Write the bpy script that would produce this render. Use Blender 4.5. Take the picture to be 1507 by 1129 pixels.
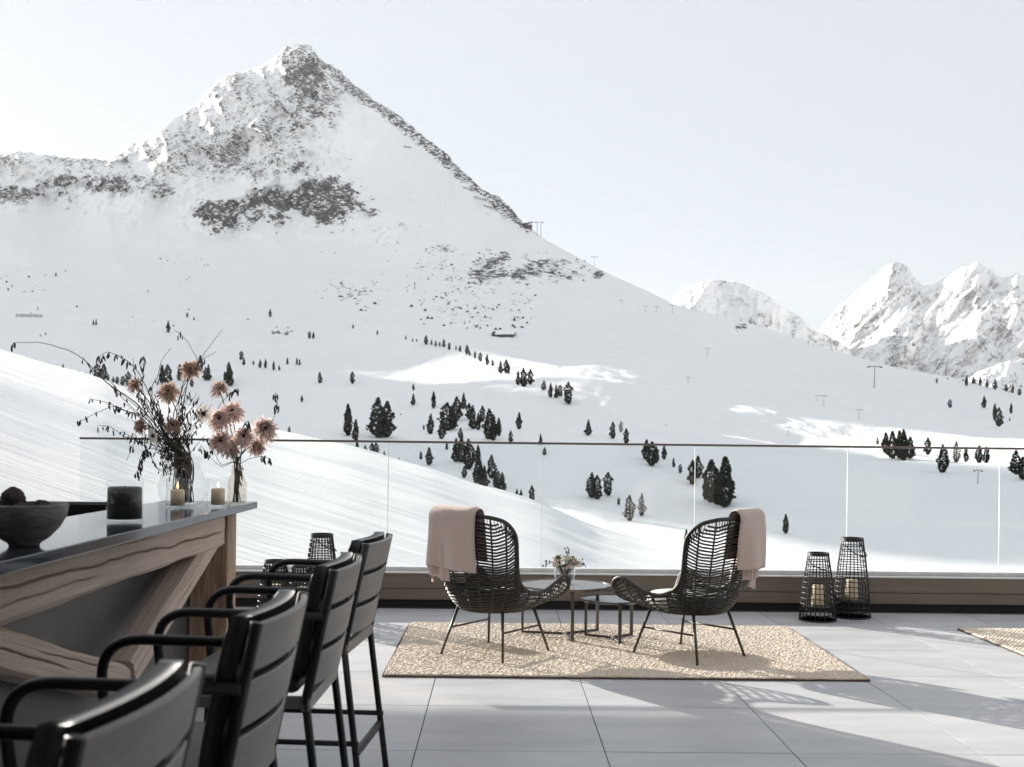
import bpy, bmesh, math, random
import numpy as np
from mathutils import Vector, Matrix

for o in list(bpy.data.objects):
    bpy.data.objects.remove(o)
scene = bpy.context.scene
C = scene.collection
R = math.radians

# ------------------------------------------------------------ camera
F_PX, CX, HY, W_PX = 1620.0, 753.5, 655.0, 1507.0
CAM_H, YAW, ROLL = 1.46, -0.0114, 0.0112
cam_data = bpy.data.cameras.new('camera')
cam = bpy.data.objects.new('camera', cam_data)
C.objects.link(cam)
scene.camera = cam
cam_data.sensor_width = 36.0
cam_data.lens = 36.0 * F_PX / W_PX
cam_data.shift_y = (HY - 564.5) / W_PX
cam_data.clip_start = 0.05
cam_data.clip_end = 40000
cam.matrix_world = (Matrix.Translation((0, 0, CAM_H)) @ Matrix.Rotation(YAW, 4, 'Z')
                    @ Matrix.Rotation(R(90), 4, 'X') @ Matrix.Rotation(ROLL, 4, 'Z'))
cam_data.dof.use_dof = True
cam_data.dof.focus_distance = 9.5
cam_data.dof.aperture_fstop = 5.0

# ------------------------------------------------------------ light
SUN_ELEV, SUN_AZ = R(15.4), R(44.5)          # azimuth measured from +Y towards -X
sun_vec = Vector((-math.sin(SUN_AZ) * math.cos(SUN_ELEV), math.cos(SUN_AZ) * math.cos(SUN_ELEV), math.sin(SUN_ELEV)))
world = bpy.data.worlds.new('World')
scene.world = world
world.use_nodes = True
wn, wl = world.node_tree.nodes, world.node_tree.links
wn.clear()
sky = wn.new('ShaderNodeTexSky')
sky.sky_type = 'NISHITA'
sky.sun_disc = False
sky.sun_elevation = SUN_ELEV
sky.sun_rotation = -SUN_AZ
sky.altitude = 2000
sky.air_density = 1.0
sky.dust_density = 1.5
sky.ozone_density = 1.0
veil = wn.new('ShaderNodeMixRGB')             # thin high cloud veil over the whole sky
veil.blend_type = 'MIX'
veil.inputs['Fac'].default_value = 0.84
veil.inputs['Color2'].default_value = (4.38, 4.56, 4.66, 1)
bg = wn.new('ShaderNodeBackground')
bg.inputs['Strength'].default_value = 0.066
wo = wn.new('ShaderNodeOutputWorld')
wl.new(sky.outputs[0], veil.inputs['Color1'])
wl.new(veil.outputs[0], bg.inputs['Color'])
wl.new(bg.outputs[0], wo.inputs['Surface'])
sun_data = bpy.data.lights.new('sun', 'SUN')
sun_data.energy = 5.0
sun_data.angle = R(0.5)
sun_data.color = (1.0, 0.93, 0.84)
sun = bpy.data.objects.new('sun', sun_data)
C.objects.link(sun)
sun.rotation_euler = sun_vec.to_track_quat('Z', 'Y').to_euler()

scene.cycles.transparent_max_bounces = 40
vs = scene.view_settings
vs.view_transform = 'Standard'
vs.look = 'None'
vs.exposure = 1.45
vs.gamma = 1.0
vs.use_curve_mapping = False

# ------------------------------------------------------------ pixel maths (photo pixels -> world)
def lev(x, y):
    dx, dy = x - CX, y - HY
    c, s = math.cos(ROLL), math.sin(ROLL)
    return dx * c + dy * s, -dx * s + dy * c
def c2w(xc, yc, z=0.0):
    c, s = math.cos(YAW), math.sin(YAW)
    return Vector((xc * c - yc * s, xc * s + yc * c, z))
def P(x, y, Y=None, z=None):
    u, v = lev(x, y)
    if Y is None:
        Y = (CAM_H - z) * F_PX / v
    return c2w(u / F_PX * Y, Y, CAM_H - v / F_PX * Y)

# ------------------------------------------------------------ mesh building
class MB:
    def __init__(self):
        self.v, self.f, self.n = [], [], 0
    def add(self, vs_, fs_):
        b = len(self.v)
        self.v.extend([tuple(p) for p in vs_])
        self.f.extend([tuple(b + i for i in q) for q in fs_])
        return self
    def box(self, x0, x1, y0, y1, z0, z1, ch=0.0, M=None):
        if ch <= 0:
            p = [(x, y, z) for z in (z0, z1) for y in (y0, y1) for x in (x0, x1)]
            q = [(0, 2, 3, 1), (4, 5, 7, 6), (0, 1, 5, 4), (2, 6, 7, 3), (0, 4, 6, 2), (1, 3, 7, 5)]
        else:
            bm = bmesh.new()
            bmesh.ops.create_cube(bm, size=1.0)
            for w in bm.verts:
                w.co = Vector(((x0 + x1) / 2 + w.co.x * (x1 - x0), (y0 + y1) / 2 + w.co.y * (y1 - y0), (z0 + z1) / 2 + w.co.z * (z1 - z0)))
            bmesh.ops.bevel(bm, geom=list(bm.edges), offset=ch, segments=2, profile=0.5, affect='EDGES')
            bm.verts.index_update()
            p = [tuple(w.co) for w in bm.verts]
            q = [tuple(w.index for w in fc.verts) for fc in bm.faces]
            bm.free()
        if M is not None:
            p = [tuple(M @ Vector(a)) for a in p]
        return self.add(p, q)
    def tube(self, pts, rad, n=6, closed=False, flat=None, cap=True):
        pts = [Vector(p) for p in pts]
        m = len(pts)
        rads = rad if hasattr(rad, '__len__') else [rad] * m
        rings = []
        up = None
        for i in range(m):
            if closed:
                t = pts[(i + 1) % m] - pts[i - 1]
            else:
                t = pts[min(i + 1, m - 1)] - pts[max(i - 1, 0)]
            if t.length < 1e-9:
                t = Vector((0, 0, 1))
            t.normalize()
            if up is None:
                up = Vector((0, 0, 1)) if abs(t.z) < 0.9 else Vector((1, 0, 0))
            a = up - t * up.dot(t)
            if a.length < 1e-6:
                a = Vector((1, 0, 0)) - t * t.x
            a.normalize()
            up = a
            b = t.cross(a)
            fx = flat if flat else 1.0
            rings.append([pts[i] + (a * math.cos(k * 2 * math.pi / n) + b * math.sin(k * 2 * math.pi / n) * fx) * rads[i] for k in range(n)])
        base = [p for r_ in rings for p in r_]
        fs_ = []
        for i in range(m if closed else m - 1):
            j = (i + 1) % m
            for k in range(n):
                l = (k + 1) % n
                fs_.append((i * n + k, i * n + l, j * n + l, j * n + k))
        if not closed and cap:
            fs_.append(tuple(range(n - 1, -1, -1)))
            fs_.append(tuple((m - 1) * n + k for k in range(n)))
        return self.add(base, fs_)
    def lathe(self, prof, n=24, c=(0, 0, 0), sx=1.0, sy=1.0, wob=0.0, ribs=0, seed=0):
        vs_, fs_ = [], []
        rnd = random.Random(seed)
        ph = [rnd.uniform(0, 6.28) for _ in range(3)]
        for (r, z) in prof:
            for k in range(n):
                a = k * 2 * math.pi / n
                rr = r * (1 + wob * (math.sin(2 * a + ph[0]) + .6 * math.sin(3 * a + ph[1] + z * 20) + .4 * math.sin(7 * a + ph[2])))
                if ribs:
                    rr *= 1 + 0.035 * math.cos(ribs * a)
                vs_.append((c[0] + rr * math.cos(a) * sx, c[1] + rr * math.sin(a) * sy, c[2] + z))
        m = len(prof)
        for i in range(m - 1):
            for k in range(n):
                l = (k + 1) % n
                fs_.append((i * n + k, i * n + l, (i + 1) * n + l, (i + 1) * n + k))
        if prof[0][0] > 1e-6:
            fs_.append(tuple(range(n - 1, -1, -1)))
        if prof[-1][0] > 1e-6:
            fs_.append(tuple((m - 1) * n + k for k in range(n)))
        return self.add(vs_, fs_)
    def mesh(self, name, mat=None, smooth=False):
        me = bpy.data.meshes.new(name)
        me.from_pydata(self.v, [], self.f)
        if mat:
            me.materials.append(mat)
        if smooth:
            me.polygons.foreach_set('use_smooth', [True] * len(me.polygons))
        me.update()
        return me
    def build(self, name, mat=None, parent=None, smooth=False, kind=None, loc=None):
        o = bpy.data.objects.new(name, self.mesh(name, mat, smooth))
        C.objects.link(o)
        if parent:
            o.parent = parent
        if kind:
            o['kind'] = kind
        if loc is not None:
            o.location = loc
        return o

def empty(name, loc=(0, 0, 0), rz=0.0):
    o = bpy.data.objects.new(name, None)
    C.objects.link(o)
    o.empty_display_size = 0.1
    o.location = loc
    o.rotation_euler = (0, 0, rz)
    return o
def tag(o, label, cat, group=None):
    o['label'] = label
    o['category'] = cat
    if group:
        o['group'] = group
    return o
def copy_tree(o, parent=None):
    c = o.copy()
    C.objects.link(c)
    c.parent = parent
    for ch in o.children:
        copy_tree(ch, c)
    return c
def link(name, me, parent=None, loc=None, rot=None):
    o = bpy.data.objects.new(name, me)
    C.objects.link(o)
    if parent:
        o.parent = parent
    if loc is not None:
        o.location = loc
    if rot is not None:
        o.rotation_euler = rot
    return o
def catmull(pts, n=8, closed=False):
    pts = [Vector(p) for p in pts]
    out = []
    m = len(pts)
    rng = range(m) if closed else range(m - 1)
    for i in rng:
        if closed:
            p0, p1, p2, p3 = pts[i - 1], pts[i], pts[(i + 1) % m], pts[(i + 2) % m]
        else:
            p0, p1, p2, p3 = pts[max(i - 1, 0)], pts[i], pts[i + 1], pts[min(i + 2, m - 1)]
        for k in range(n):
            t = k / n
            out.append(0.5 * ((2 * p1) + (p2 - p0) * t + (2 * p0 - 5 * p1 + 4 * p2 - p3) * t * t + (3 * p1 - p0 - 3 * p2 + p3) * t ** 3))
    if not closed:
        out.append(pts[-1])
    return out

# ------------------------------------------------------------ numpy noise
def vnoise(x, y, seed=0):
    xi, yi = np.floor(x).astype(np.int64), np.floor(y).astype(np.int64)
    xf, yf = x - xi, y - yi
    def h(a, b):
        n = (a * 374761393 + b * 668265263 + seed * 974634777) & 0xFFFFFFFF
        n = ((n ^ (n >> 13)) * 1274126177) & 0xFFFFFFFF
        n = (n ^ (n >> 16)) & 0xFFFFFFFF
        return n / 4294967295.0
    u = xf * xf * xf * (xf * (xf * 6 - 15) + 10)
    w = yf * yf * yf * (yf * (yf * 6 - 15) + 10)
    a = h(xi, yi) * (1 - u) + h(xi + 1, yi) * u
    b = h(xi, yi + 1) * (1 - u) + h(xi + 1, yi + 1) * u
    return a * (1 - w) + b * w
def fbm(x, y, oc=4, seed=0, gain=0.5):
    s, a, t = 0.0, 1.0, 0.0
    for i in range(oc):
        s = s + a * vnoise(x, y, seed + i * 17)
        t += a
        a *= gain
        x, y = x * 2.03 + 3.1, y * 2.03 + 1.7
    return s / t
def ridged(x, y, oc=4, seed=0):
    s, a, t = 0.0, 1.0, 0.0
    for i in range(oc):
        s = s + a * (1 - np.abs(2 * vnoise(x, y, seed + i * 13) - 1))
        t += a
        a *= 0.5
        x, y = x * 2.07 + 5.3, y * 2.07 + 2.9
    return s / t

# ------------------------------------------------------------ materials
def new_mat(name):
    m = bpy.data.materials.new(name)
    m.use_nodes = True
    nt = m.node_tree
    nt.nodes.clear()
    out = nt.nodes.new('ShaderNodeOutputMaterial')
    return m, nt, out
def pmat(name, col, rough=0.6, metal=0.0, col2=None, scale=8.0, stretch=(1, 1, 1), bump=0.0, bscale=40.0, detail=6.0,
         contrast=(0.35, 0.65), spec=0.5, objrand=0.0, rvar=0.0, sheen=0.0, trans=0.0):
    m, nt, out = new_mat(name)
    N, L = nt.nodes, nt.links
    b = N.new('ShaderNodeBsdfPrincipled')
    b.inputs['Base Color'].default_value = (*col, 1)
    b.inputs['Roughness'].default_value = rough
    b.inputs['Metallic'].default_value = metal
    b.inputs['Specular IOR Level'].default_value = spec
    if sheen:
        b.inputs['Sheen Weight'].default_value = sheen
    L.new(b.outputs[0], out.inputs['Surface'])
    tc = N.new('ShaderNodeTexCoord')
    mp = N.new('ShaderNodeMapping')
    mp.inputs['Scale'].default_value = stretch
    L.new(tc.outputs['Object'], mp.inputs['Vector'])
    if objrand:
        oi = N.new('ShaderNodeObjectInfo')
        mu = N.new('ShaderNodeMath')
        mu.operation = 'MULTIPLY'
        mu.inputs[1].default_value = 50.0
        L.new(oi.outputs['Random'], mu.inputs[0])
        cb = N.new('ShaderNodeCombineXYZ')
        for k in range(3):
            L.new(mu.outputs[0], cb.inputs[k])
        L.new(cb.outputs[0], mp.inputs['Location'])
    if col2 is not None:
        nz = N.new('ShaderNodeTexNoise')
        nz.inputs['Scale'].default_value = scale
        nz.inputs['Detail'].default_value = detail
        nz.inputs['Roughness'].default_value = 0.62
        L.new(mp.outputs[0], nz.inputs['Vector'])
        rp = N.new('ShaderNodeValToRGB')
        rp.color_ramp.elements[0].position = contrast[0]
        rp.color_ramp.elements[1].position = contrast[1]
        rp.color_ramp.elements[0].color = (*col, 1)
        rp.color_ramp.elements[1].color = (*col2, 1)
        L.new(nz.outputs['Fac'], rp.inputs['Fac'])
        last = rp.outputs['Color']
        if objrand:
            hv = N.new('ShaderNodeHueSaturation')
            mr = N.new('ShaderNodeMapRange')
            mr.inputs['To Min'].default_value = 1 - objrand
            mr.inputs['To Max'].default_value = 1 + objrand
            L.new(oi.outputs['Random'], mr.inputs['Value'])
            L.new(mr.outputs[0], hv.inputs['Value'])
            L.new(last, hv.inputs['Color'])
            last = hv.outputs['Color']
        L.new(last, b.inputs['Base Color'])
        if rvar:
            mr2 = N.new('ShaderNodeMapRange')
            mr2.inputs['To Min'].default_value = rough - rvar
            mr2.inputs['To Max'].default_value = rough + rvar
            L.new(nz.outputs['Fac'], mr2.inputs['Value'])
            L.new(mr2.outputs[0], b.inputs['Roughness'])
    if bump:
        nb = N.new('ShaderNodeTexNoise')
        nb.inputs['Scale'].default_value = bscale
        nb.inputs['Detail'].default_value = 5
        L.new(mp.outputs[0], nb.inputs['Vector'])
        bp = N.new('ShaderNodeBump')
        bp.inputs['Strength'].default_value = bump
        bp.inputs['Distance'].default_value = 0.01
        L.new(nb.outputs['Fac'], bp.inputs['Height'])
        L.new(bp.outputs[0], b.inputs['Normal'])
    if trans:
        tr = N.new('ShaderNodeBsdfTranslucent')
        tr.inputs['Color'].default_value = (*(col2 or col), 1)
        mx = N.new('ShaderNodeMixShader')
        mx.inputs[0].default_value = trans
        L.new(b.outputs[0], mx.inputs[1])
        L.new(tr.outputs[0], mx.inputs[2])
        L.new(mx.outputs[0], out.inputs['Surface'])
    return m
def glass_mat(name, tint=(0.97, 0.985, 0.98), ior=1.45, refl=(1, 1, 1)):
    m, nt, out = new_mat(name)
    N, L = nt.nodes, nt.links
    fr = N.new('ShaderNodeFresnel')
    fr.inputs['IOR'].default_value = ior
    tr = N.new('ShaderNodeBsdfTransparent')
    tr.inputs['Color'].default_value = (*tint, 1)
    gl = N.new('ShaderNodeBsdfGlossy')
    gl.inputs['Roughness'].default_value = 0.0
    gl.inputs['Color'].default_value = (*refl, 1)
    mx = N.new('ShaderNodeMixShader')
    ge = N.new('ShaderNodeNewGeometry')
    iv = N.new('ShaderNodeMath')
    iv.operation = 'SUBTRACT'
    iv.inputs[0].default_value = 1.0
    L.new(ge.outputs['Backfacing'], iv.inputs[1])
    mf = N.new('ShaderNodeMath')
    mf.operation = 'MULTIPLY'
    L.new(fr.outputs[0], mf.inputs[0])
    L.new(iv.outputs[0], mf.inputs[1])
    L.new(mf.outputs[0], mx.inputs[0])
    L.new(tr.outputs[0], mx.inputs[1])
    L.new(gl.outputs[0], mx.inputs[2])
    L.new(mx.outputs[0], out.inputs['Surface'])
    return m

def snow_mat(name, rocky=True, tracks=False):
    m, nt, out = new_mat(name)
    N, L = nt.nodes, nt.links
    b = N.new('ShaderNodeBsdfPrincipled')
    b.inputs['Roughness'].default_value = 0.75
    b.inputs['Specular IOR Level'].default_value = 0.2
    L.new(b.outputs[0], out.inputs['Surface'])
    geo = N.new('ShaderNodeNewGeometry')
    snow = N.new('ShaderNodeValToRGB')
    snow.color_ramp.elements[0].color = (0.87, 0.872, 0.88, 1)
    snow.color_ramp.elements[1].color = (0.94, 0.94, 0.94, 1)
    nz = N.new('ShaderNodeTexNoise')
    nz.inputs['Scale'].default_value = 0.02
    nz.inputs['Detail'].default_value = 8
    L.new(geo.outputs['Position'], nz.inputs['Vector'])
    L.new(nz.outputs['Fac'], snow.inputs['Fac'])
    col = snow.outputs['Color']
    hgt = nz.outputs['Fac']
    if rocky:
        at = N.new('ShaderNodeAttribute')
        at.attribute_name = 'rock'
        mp = N.new('ShaderNodeMapping')
        mp.inputs['Rotation'].default_value = (0, R(25), R(10))
        mp.inputs['Scale'].default_value = (1.0, 0.6, 1.6)
        L.new(geo.outputs['Position'], mp.inputs['Vector'])
        n1 = N.new('ShaderNodeTexNoise')
        n1.inputs['Scale'].default_value = 0.13
        n1.inputs['Detail'].default_value = 6
        n1.inputs['Roughness'].default_value = 0.74
        L.new(mp.outputs[0], n1.inputs['Vector'])
        ad = N.new('ShaderNodeMath')
        ad.operation = 'ADD'
        L.new(n1.outputs['Fac'], ad.inputs[0])
        L.new(at.outputs['Fac'], ad.inputs[1])
        rr = N.new('ShaderNodeMapRange')
        rr.interpolation_type = 'SMOOTHSTEP'
        rr.inputs['From Min'].default_value = 0.87
        rr.inputs['From Max'].default_value = 0.92
        L.new(ad.outputs[0], rr.inputs['Value'])
        rc = N.new('ShaderNodeValToRGB')
        rc.color_ramp.elements[0].color = (0.02, 0.02, 0.024, 1)
        rc.color_ramp.elements[1].color = (0.13, 0.12, 0.118, 1)
        n2 = N.new('ShaderNodeTexNoise')
        n2.inputs['Scale'].default_value = 0.11
        n2.inputs['Detail'].default_value = 5
        L.new(geo.outputs['Position'], n2.inputs['Vector'])
        L.new(n2.outputs['Fac'], rc.inputs['Fac'])
        mx = N.new('ShaderNodeMixRGB')
        L.new(rr.outputs[0], mx.inputs['Fac'])
        L.new(col, mx.inputs['Color1'])
        L.new(rc.outputs['Color'], mx.inputs['Color2'])
        col = mx.outputs['Color']
        wv = N.new('ShaderNodeMath')             # wind-worked snow between the rocks
        wv.operation = 'MULTIPLY_ADD'
        wv.inputs[1].default_value = 2.2
        L.new(nz.outputs['Fac'], wv.inputs[0])
        L.new(rr.outputs[0], wv.inputs[2])
        hgt = wv.outputs[0]
    L.new(col, b.inputs['Base Color'])
    bp = N.new('ShaderNodeBump')
    if tracks:
        # groomed and skied lines running down the slope
        mp2 = N.new('ShaderNodeMapping')
        mp2.inputs['Rotation'].default_value = (0, 0, R(-24))
        mp2.inputs['Scale'].default_value = (0.055, 1.1, 0.4)
        L.new(geo.outputs['Position'], mp2.inputs['Vector'])
        n3 = N.new('ShaderNodeTexNoise')
        n3.inputs['Scale'].default_value = 0.55
        n3.inputs['Detail'].default_value = 7
        n3.inputs['Roughness'].default_value = 0.66
        L.new(mp2.outputs[0], n3.inputs['Vector'])
        L.new(n3.outputs['Fac'], bp.inputs['Height'])
        bp.inputs['Distance'].default_value = 0.22
        bp.inputs['Strength'].default_value = 0.6
    else:
        L.new(hgt, bp.inputs['Height'])
        bp.inputs['Distance'].default_value = 2.0
        bp.inputs['Strength'].default_value = 0.35
    L.new(bp.outputs[0], b.inputs['Normal'])
    return m

M = {}
M['snow'] = snow_mat('snow_and_rock')
M['snow_far'] = snow_mat('far_snow_and_rock')
M['piste'] = snow_mat('piste_snow', rocky=False, tracks=True)
M['snow_plain'] = snow_mat('plain_snow', rocky=False)
M['tile'] = pmat('porcelain_tile', (0.39, 0.396, 0.418), 0.5, col2=(0.52, 0.516, 0.522), scale=2.2, stretch=(0.6, 2.2, 1), objrand=0.05, bump=0.06, bscale=60, rvar=0.1, contrast=(0.3, 0.7))
M['joint'] = pmat('tile_joint', (0.05, 0.05, 0.055), 0.9)
M['black_metal'] = pmat('black_powder_coat', (0.011, 0.012, 0.014), 0.42, spec=0.35, bump=0.02, bscale=300)
M['dark_metal'] = pmat('dark_bronze_metal', (0.035, 0.031, 0.028), 0.40, col2=(0.055, 0.048, 0.042), scale=30)
M['slat'] = pmat('taupe_slat', (0.185, 0.172, 0.163), 0.42, col2=(0.225, 0.21, 0.196), scale=4, stretch=(1, 1, 6), bump=0.05, bscale=150)
M['cushion_black'] = pmat('black_outdoor_fabric', (0.013, 0.015, 0.018), 0.45, col2=(0.02, 0.022, 0.026), scale=160, bump=0.15, bscale=400, spec=0.5)
M['cushion_light'] = pmat('pale_cushion_fabric', (0.55, 0.52, 0.50), 0.9, col2=(0.62, 0.60, 0.57), scale=90, bump=0.3, bscale=400)
M['rattan'] = pmat('black_wicker', (0.012, 0.011, 0.010), 0.5, col2=(0.028, 0.025, 0.022), scale=60, bump=0.2, bscale=300)
M['jute'] = pmat('jute', (0.56, 0.465, 0.375), 0.95, col2=(0.75, 0.655, 0.555), scale=85, contrast=(0.25, 0.75), bump=0.6, bscale=170, detail=8)
M['jute_edge'] = pmat('jute_edge', (0.10, 0.065, 0.05), 0.95)
M['wall_board'] = pmat('brown_facade_board', (0.13, 0.105, 0.085), 0.45, col2=(0.165, 0.135, 0.11), scale=3, stretch=(0.4, 1, 6), bump=0.03, bscale=60)
M['plinth'] = pmat('black_plinth', (0.010, 0.010, 0.012), 0.7)
M['cap'] = pmat('pale_glass_channel', (0.52, 0.52, 0.53), 0.5, metal=0.0, col2=(0.62, 0.62, 0.62), scale=6)
M['rail'] = pmat('brushed_rail', (0.16, 0.14, 0.125), 0.35, metal=0.7)
M['glass'] = glass_mat('clear_glass', (0.965, 0.978, 0.978), ior=1.35)
M['seal'] = pmat('clear_joint_seal', (0.80, 0.81, 0.82), 0.3)
M['vase_glass'] = glass_mat('vase_glass', (0.975, 0.98, 0.98), ior=1.36)
M['vase_amber'] = glass_mat('tinted_vase_glass', (0.94, 0.92, 0.89), ior=1.38)
M['counter'] = pmat('polished_dark_stone', (0.018, 0.026, 0.038), 0.10, col2=(0.034, 0.045, 0.06), scale=5, detail=8, spec=0.8)
M['bar_panel'] = pmat('dark_bar_panel', (0.060, 0.060, 0.064), 0.42, col2=(0.085, 0.08, 0.08), scale=3)
M['black_counter'] = pmat('black_worktop', (0.010, 0.010, 0.012), 0.9, spec=0.1)
M['old_wood'] = pmat('weathered_timber', (0.27, 0.203, 0.163), 0.85, col2=(0.68, 0.56, 0.475), scale=18.0, stretch=(0.09, 4.0, 4.0), bump=0.45, bscale=36, detail=12, contrast=(0.05, 0.92))
M['old_wood_v'] = pmat('sawn_post_timber', (0.20, 0.135, 0.09), 0.8, col2=(0.42, 0.30, 0.21), scale=7.0, stretch=(5.0, 5.0, 0.5), bump=0.6, bscale=24, detail=9)
M['candle_cream'] = pmat('cream_wax', (0.66, 0.52, 0.36), 0.55, col2=(0.74, 0.62, 0.46), scale=18)
M['candle_dark'] = pmat('charcoal_wax', (0.016, 0.017, 0.019), 0.5, col2=(0.03, 0.03, 0.032), scale=25)
M['wick'] = pmat('burnt_wick', (0.01, 0.009, 0.008), 0.9)
M['bowl'] = pmat('carved_dark_wood_bowl', (0.09, 0.08, 0.08), 0.7, col2=(0.20, 0.18, 0.178), scale=7, stretch=(1, 1, 3), bump=0.5, bscale=30)
M['pod'] = pmat('dried_moss_ball', (0.022, 0.016, 0.018), 0.95, col2=(0.06, 0.042, 0.042), scale=30, bump=0.9, bscale=60)
M['twig'] = pmat('dark_twig_bark', (0.035, 0.026, 0.024), 0.85, col2=(0.065, 0.046, 0.04), scale=50)
M['catkin'] = pmat('dry_dark_catkin', (0.022, 0.018, 0.024), 0.9, col2=(0.05, 0.04, 0.04), scale=60)
M['petal_pink'] = pmat('dusty_pink_petal', (0.50, 0.37, 0.34), 0.7, col2=(0.70, 0.57, 0.53), scale=25, objrand=0.12, trans=0.3)
M['petal_rust'] = pmat('faded_rust_petal', (0.38, 0.265, 0.22), 0.75, col2=(0.58, 0.445, 0.38), scale=25, objrand=0.12, trans=0.3)
M['petal_white'] = pmat('cream_white_petal', (0.66, 0.62, 0.58), 0.7, col2=(0.76, 0.74, 0.70), scale=25, trans=0.3)
M['flower_heart'] = pmat('dark_flower_heart', (0.03, 0.018, 0.022), 0.9)
M['stem_green'] = pmat('grey_green_stem', (0.045, 0.05, 0.032), 0.8, col2=(0.08, 0.085, 0.05), scale=40)
M['dry_flower'] = pmat('dried_cream_flower', (0.42, 0.34, 0.20), 0.85, col2=(0.60, 0.48, 0.36), scale=40, objrand=0.1)
M['throw'] = None
M['table_top'] = pmat('dark_stone_table_top', (0.045, 0.038, 0.036), 0.16, col2=(0.16, 0.13, 0.115), scale=9, stretch=(1, 3, 1), detail=9, contrast=(0.40, 0.72), spec=0.6)
M['table_blue'] = pmat('blue_black_table_top', (0.022, 0.026, 0.034), 0.14, col2=(0.05, 0.058, 0.072), scale=9, detail=8, spec=0.7)
M['foliage'] = pmat('stone_pine_needles', (0.018, 0.026, 0.020), 0.85, col2=(0.045, 0.056, 0.034), scale=0.9, objrand=0.2, contrast=(0.35, 0.7), spec=0.15)
M['foliage_dry'] = pmat('brown_larch_twigs', (0.13, 0.115, 0.095), 0.9, col2=(0.22, 0.19, 0.155), scale=0.9, spec=0.1)
M['bark'] = pmat('pine_bark', (0.05, 0.038, 0.03), 0.95, col2=(0.09, 0.07, 0.055), scale=3)
M['shrub'] = pmat('dark_dwarf_shrub', (0.035, 0.034, 0.032), 0.95, col2=(0.07, 0.065, 0.06), scale=0.4, spec=0.1)
M['steel'] = pmat('grey_lift_steel', (0.16, 0.17, 0.18), 0.5, metal=0.5)
M['hut_wood'] = pmat('dark_hut_timber', (0.06, 0.045, 0.035), 0.85, col2=(0.10, 0.075, 0.06), scale=1.2, stretch=(1, 1, 5))
M['hut_glass'] = pmat('hut_window', (0.03, 0.035, 0.04), 0.15)
M['concrete'] = pmat('pale_render', (0.42, 0.41, 0.40), 0.8, col2=(0.48, 0.47, 0.46), scale=2)
M['added_cladding'] = pmat('added_larch_cladding', (0.38, 0.345, 0.315), 0.7, col2=(0.46, 0.42, 0.385), scale=3, stretch=(0.3, 5, 1))  # cladding of the added structures, kept pale to bounce light onto the terrace
def flame_mat():
    m, nt, out = new_mat('candle_flame')
    e = nt.nodes.new('ShaderNodeEmission')
    e.inputs['Color'].default_value = (1.0, 0.48, 0.14, 1)
    e.inputs['Strength'].default_value = 3.5
    nt.links.new(e.outputs[0], out.inputs['Surface'])
    return m
M['flame'] = flame_mat()
def throw_mat(name='dusty_rose_rib_knit'):
    m, nt, out = new_mat(name)
    N, L = nt.nodes, nt.links
    b = N.new('ShaderNodeBsdfPrincipled')
    b.inputs['Roughness'].default_value = 0.95
    b.inputs['Sheen Weight'].default_value = 0.3
    L.new(b.outputs[0], out.inputs['Surface'])
    uv = N.new('ShaderNodeTexCoord')
    wv = N.new('ShaderNodeTexWave')
    wv.wave_type = 'BANDS'
    wv.bands_direction = 'X'
    wv.inputs['Scale'].default_value = 26.0
    wv.inputs['Distortion'].default_value = 0.6
    wv.inputs['Detail'].default_value = 2
    L.new(uv.outputs['Object'], wv.inputs['Vector'])
    nz = N.new('ShaderNodeTexNoise')
    nz.inputs['Scale'].default_value = 120
    nz.inputs['Detail'].default_value = 4
    L.new(uv.outputs['Object'], nz.inputs['Vector'])
    rp = N.new('ShaderNodeValToRGB')
    rp.color_ramp.elements[0].color = (0.45, 0.355, 0.32, 1)
    rp.color_ramp.elements[1].color = (0.62, 0.51, 0.47, 1)
    ad = N.new('ShaderNodeMath')
    ad.operation = 'MULTIPLY_ADD'
    ad.inputs[1].default_value = 0.5
    L.new(wv.outputs['Fac'], ad.inputs[0])
    mu = N.new('ShaderNodeMath')
    mu.operation = 'MULTIPLY'
    mu.inputs[1].default_value = 0.5
    L.new(nz.outputs['Fac'], mu.inputs[0])
    L.new(mu.outputs[0], ad.inputs[2])
    L.new(ad.outputs[0], rp.inputs['Fac'])
    L.new(rp.outputs['Color'], b.inputs['Base Color'])
    bp = N.new('ShaderNodeBump')
    bp.inputs['Distance'].default_value = 0.006
    bp.inputs['Strength'].default_value = 0.9
    L.new(ad.outputs[0], bp.inputs['Height'])
    L.new(bp.outputs[0], b.inputs['Normal'])
    return m
M['throw'] = throw_mat()
# ============================================================ TERRAIN
def grid_mesh(name, co, mat, rock=None, smooth=True):
    nr, nc = co.shape[:2]
    me = bpy.data.meshes.new(name)
    me.vertices.add(nr * nc)
    me.vertices.foreach_set('co', co.reshape(-1).astype(np.float32))
    idx = np.arange(nr * nc).reshape(nr, nc)
    q = np.stack([idx[:-1, :-1], idx[:-1, 1:], idx[1:, 1:], idx[1:, :-1]], -1).reshape(-1, 4)
    me.loops.add(q.size)
    me.loops.foreach_set('vertex_index', q.reshape(-1).astype(np.int32))
    me.polygons.add(len(q))
    me.polygons.foreach_set('loop_start', (np.arange(len(q)) * 4).astype(np.int32))
    me.polygons.foreach_set('use_smooth', np.full(len(q), smooth))
    me.update(calc_edges=True)
    if rock is not None:
        a = me.attributes.new('rock', 'FLOAT', 'POINT')
        a.data.foreach_set('value', rock.reshape(-1).astype(np.float32))
    me.materials.append(mat)
    o = bpy.data.objects.new(name, me)
    C.objects.link(o)
    o['kind'] = 'structure'
    return o
def levs(pts):
    a = np.array([lev(*p) for p in pts])
    return a[:, 0], a[:, 1]
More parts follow.
